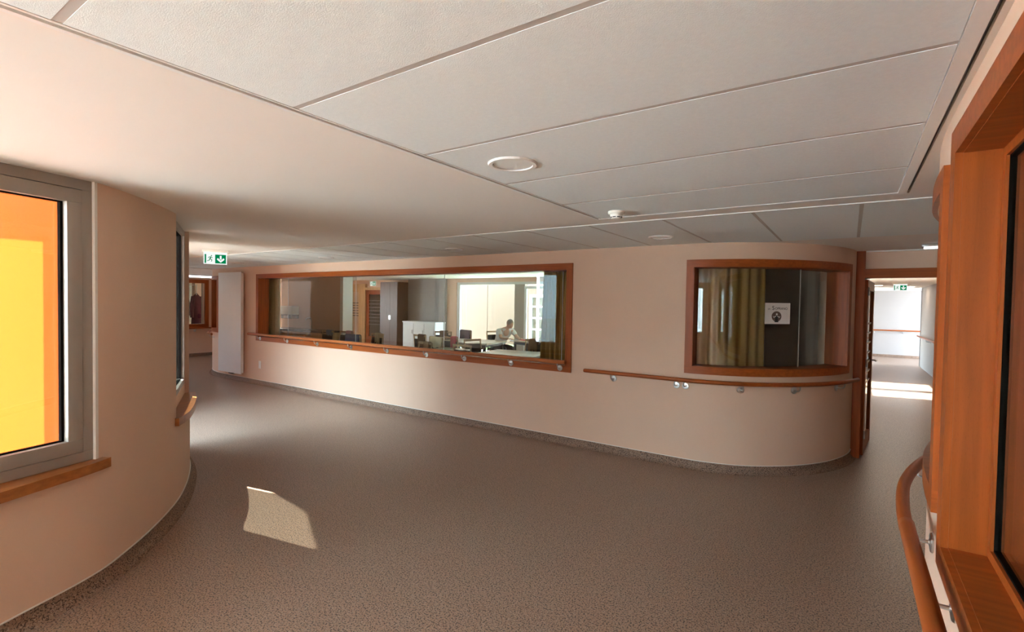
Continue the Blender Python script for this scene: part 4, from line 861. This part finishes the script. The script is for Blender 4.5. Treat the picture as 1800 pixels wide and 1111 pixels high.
MB().tube([(0,-0.6,2.03),(0,0.55,2.03)], 0.012, 8).build('bar', 'steel', e, True)
for s_ in (-0.58, 0.53): MB().tube([(0,s_,0.0),(0,s_,2.03)], 0.014, 8).build('post', 'steel', e, True)
struct(MB().box(-17.9,-15.6,3.5,8.2,-0.02,0.0).box(-17.9,-15.6,3.5,8.2,2.5,2.55).build('floor_cloakroom', 'greyw'), 'floor and ceiling of the cloakroom behind the hallway end window')
# ------------------------------------------------------------------ person seated at the far table
def skin_obj(nm, verts, edges, rad, mat, par, sub=2, root=0):
    me = bpy.data.meshes.new(nm); me.from_pydata(verts, edges, []); o_ = bpy.data.objects.new(nm, me); COL.objects.link(o_); o_.parent = par
    m_ = o_.modifiers.new('skin', 'SKIN'); m_.use_smooth_shade = True
    for i, r in enumerate(rad):
        sv = me.skin_vertices[0].data[i]; sv.radius = (r, r) if not isinstance(r, tuple) else r; sv.use_root = (i == root)
    s_ = o_.modifiers.new('sub', 'SUBSURF'); s_.levels = sub; s_.render_levels = sub
    me.materials.append(M[mat]); return o_
P = empty('person', (-7.12, 10.33, 0), radians(72))   # faces local -y, leans forward over the table
tag(P, 'grey-haired person in a white short-sleeved shirt bent forward over the far table', 'person')
# continuous body: pelvis, spine, neck, arms, legs
bv = [(0,0.42,0.50),(0,0.38,0.62),(0,0.28,0.80),(0,0.16,0.95),(0,0.08,1.01),(0,0.02,1.05),
      (0.19,0.12,0.95),(0.26,-0.04,0.78),(0.16,-0.22,0.775),(-0.19,0.12,0.95),(-0.27,-0.04,0.78),(-0.18,-0.24,0.775),
      (0.10,0.38,0.50),(0.13,0.0,0.50),(0.13,0.02,0.10),(0.13,-0.10,0.05),(-0.10,0.38,0.50),(-0.13,0.0,0.50),(-0.13,0.02,0.10),(-0.13,-0.10,0.05)]
be = [(0,1),(1,2),(2,3),(3,4),(4,5),(3,6),(6,7),(7,8),(3,9),(9,10),(10,11),(0,12),(12,13),(13,14),(14,15),(0,16),(16,17),(17,18),(18,19)]
br = [0.14,0.13,0.14,0.12,0.055,0.05,0.062,0.045,0.030,0.062,0.045,0.030,0.09,0.07,0.045,0.04,0.09,0.07,0.045,0.04]
skin_obj('body', bv, be, br, 'skin', P)
sv_ = [(0,0.41,0.55),(0,0.37,0.64),(0,0.275,0.81),(0,0.155,0.955),(0.20,0.12,0.95),(0.245,0.0,0.83),(-0.20,0.12,0.95),(-0.25,0.0,0.83)]
skin_obj('shirt', sv_, [(0,1),(1,2),(2,3),(3,4),(4,5),(3,6),(6,7)], [0.165,0.155,0.165,0.135,0.078,0.062,0.078,0.062], 'shirt', P)
tv = [(0,0.43,0.50),(0.10,0.38,0.50),(0.13,0.0,0.505),(0.13,0.02,0.12),(-0.10,0.38,0.50),(-0.13,0.0,0.505),(-0.13,0.02,0.12)]
skin_obj('trousers', tv, [(0,1),(1,2),(2,3),(0,4),(4,5),(5,6)], [0.155,0.105,0.085,0.06,0.105,0.085,0.06], 'trous', P)
def ell(nm, c, r, mat, par, sub=None, rot=None, n=16):
    mb = MB(); R_ = rot or Matrix.Identity(4)
    prof = [(sin(pi*k/n)*1.0, -cos(pi*k/n)) for k in range(n+1)]
    T_ = Matrix.Translation(c) @ R_ @ Matrix.Diagonal((r[0], r[1], r[2], 1)); mb.lathe([(max(a_, 0.001), b_) for a_, b_ in prof], 20, T_)
    return mb.build(nm, mat, par, True, ang=80)
tilt = Matrix.Rotation(radians(38), 4, 'X')
H = ell('head', (0,-0.05,1.12), (0.076,0.095,0.115), 'skin', P, rot=tilt)
def hp(x, y, z): return tuple(Vector((0,-0.05,1.12)) + tilt.to_3x3() @ Vector((x,y,z)))
ell('hair', hp(0,0.018,0.022), (0.084,0.096,0.108), 'hair', H, rot=tilt)
ell('nose', hp(0,-0.098,-0.02), (0.012,0.018,0.022), 'skin', H, rot=tilt); ell('mouth', hp(0,-0.085,-0.058), (0.024,0.008,0.006), 'c_rose', H, rot=tilt)
for s_ in (-1, 1):
    ell('eye', hp(s_*0.03,-0.085,0.005), (0.011,0.008,0.007), 'dark', H, rot=tilt); ell('ear', hp(s_*0.078,0.0,-0.01), (0.010,0.020,0.030), 'skin', H, rot=tilt)
    hx, hy, hz = (0.16,-0.22,0.775) if s_ > 0 else (-0.18,-0.24,0.775)
    pal = ell('hand', (hx-s_*0.01,hy-0.05,hz-0.005), (0.038,0.05,0.014), 'skin', P)
    for k, ln in enumerate((0.065,0.078,0.072,0.055)):
        x = hx-s_*0.01-0.027+0.018*k; MB().tube([(x,hy-0.085,hz-0.004),(x,hy-0.085-ln*0.5,hz+0.004),(x,hy-0.085-ln,hz-0.014)], [0.009,0.0085,0.006], 8).build('finger', 'skin', pal, True)
    MB().tube([(hx-s_*0.035,hy-0.03,hz),(hx-s_*0.062,hy-0.065,hz),(hx-s_*0.06,hy-0.095,hz-0.008)], [0.011,0.010,0.007], 8).build('thumb', 'skin', pal, True)
e = empty('place_mat', (-6.42, 10.2, 0.752), radians(-18)); tag(e, 'rose red napkin on the small table beside the person\'s hands', 'napkin')
MB().box(-0.22,0.16,-0.15,0.14,0.0,0.006).build('cloth', 'c_rose', e); MB().box(-0.20,0.0,-0.12,0.1,0.006,0.012).build('fold', 'c_rose', e)
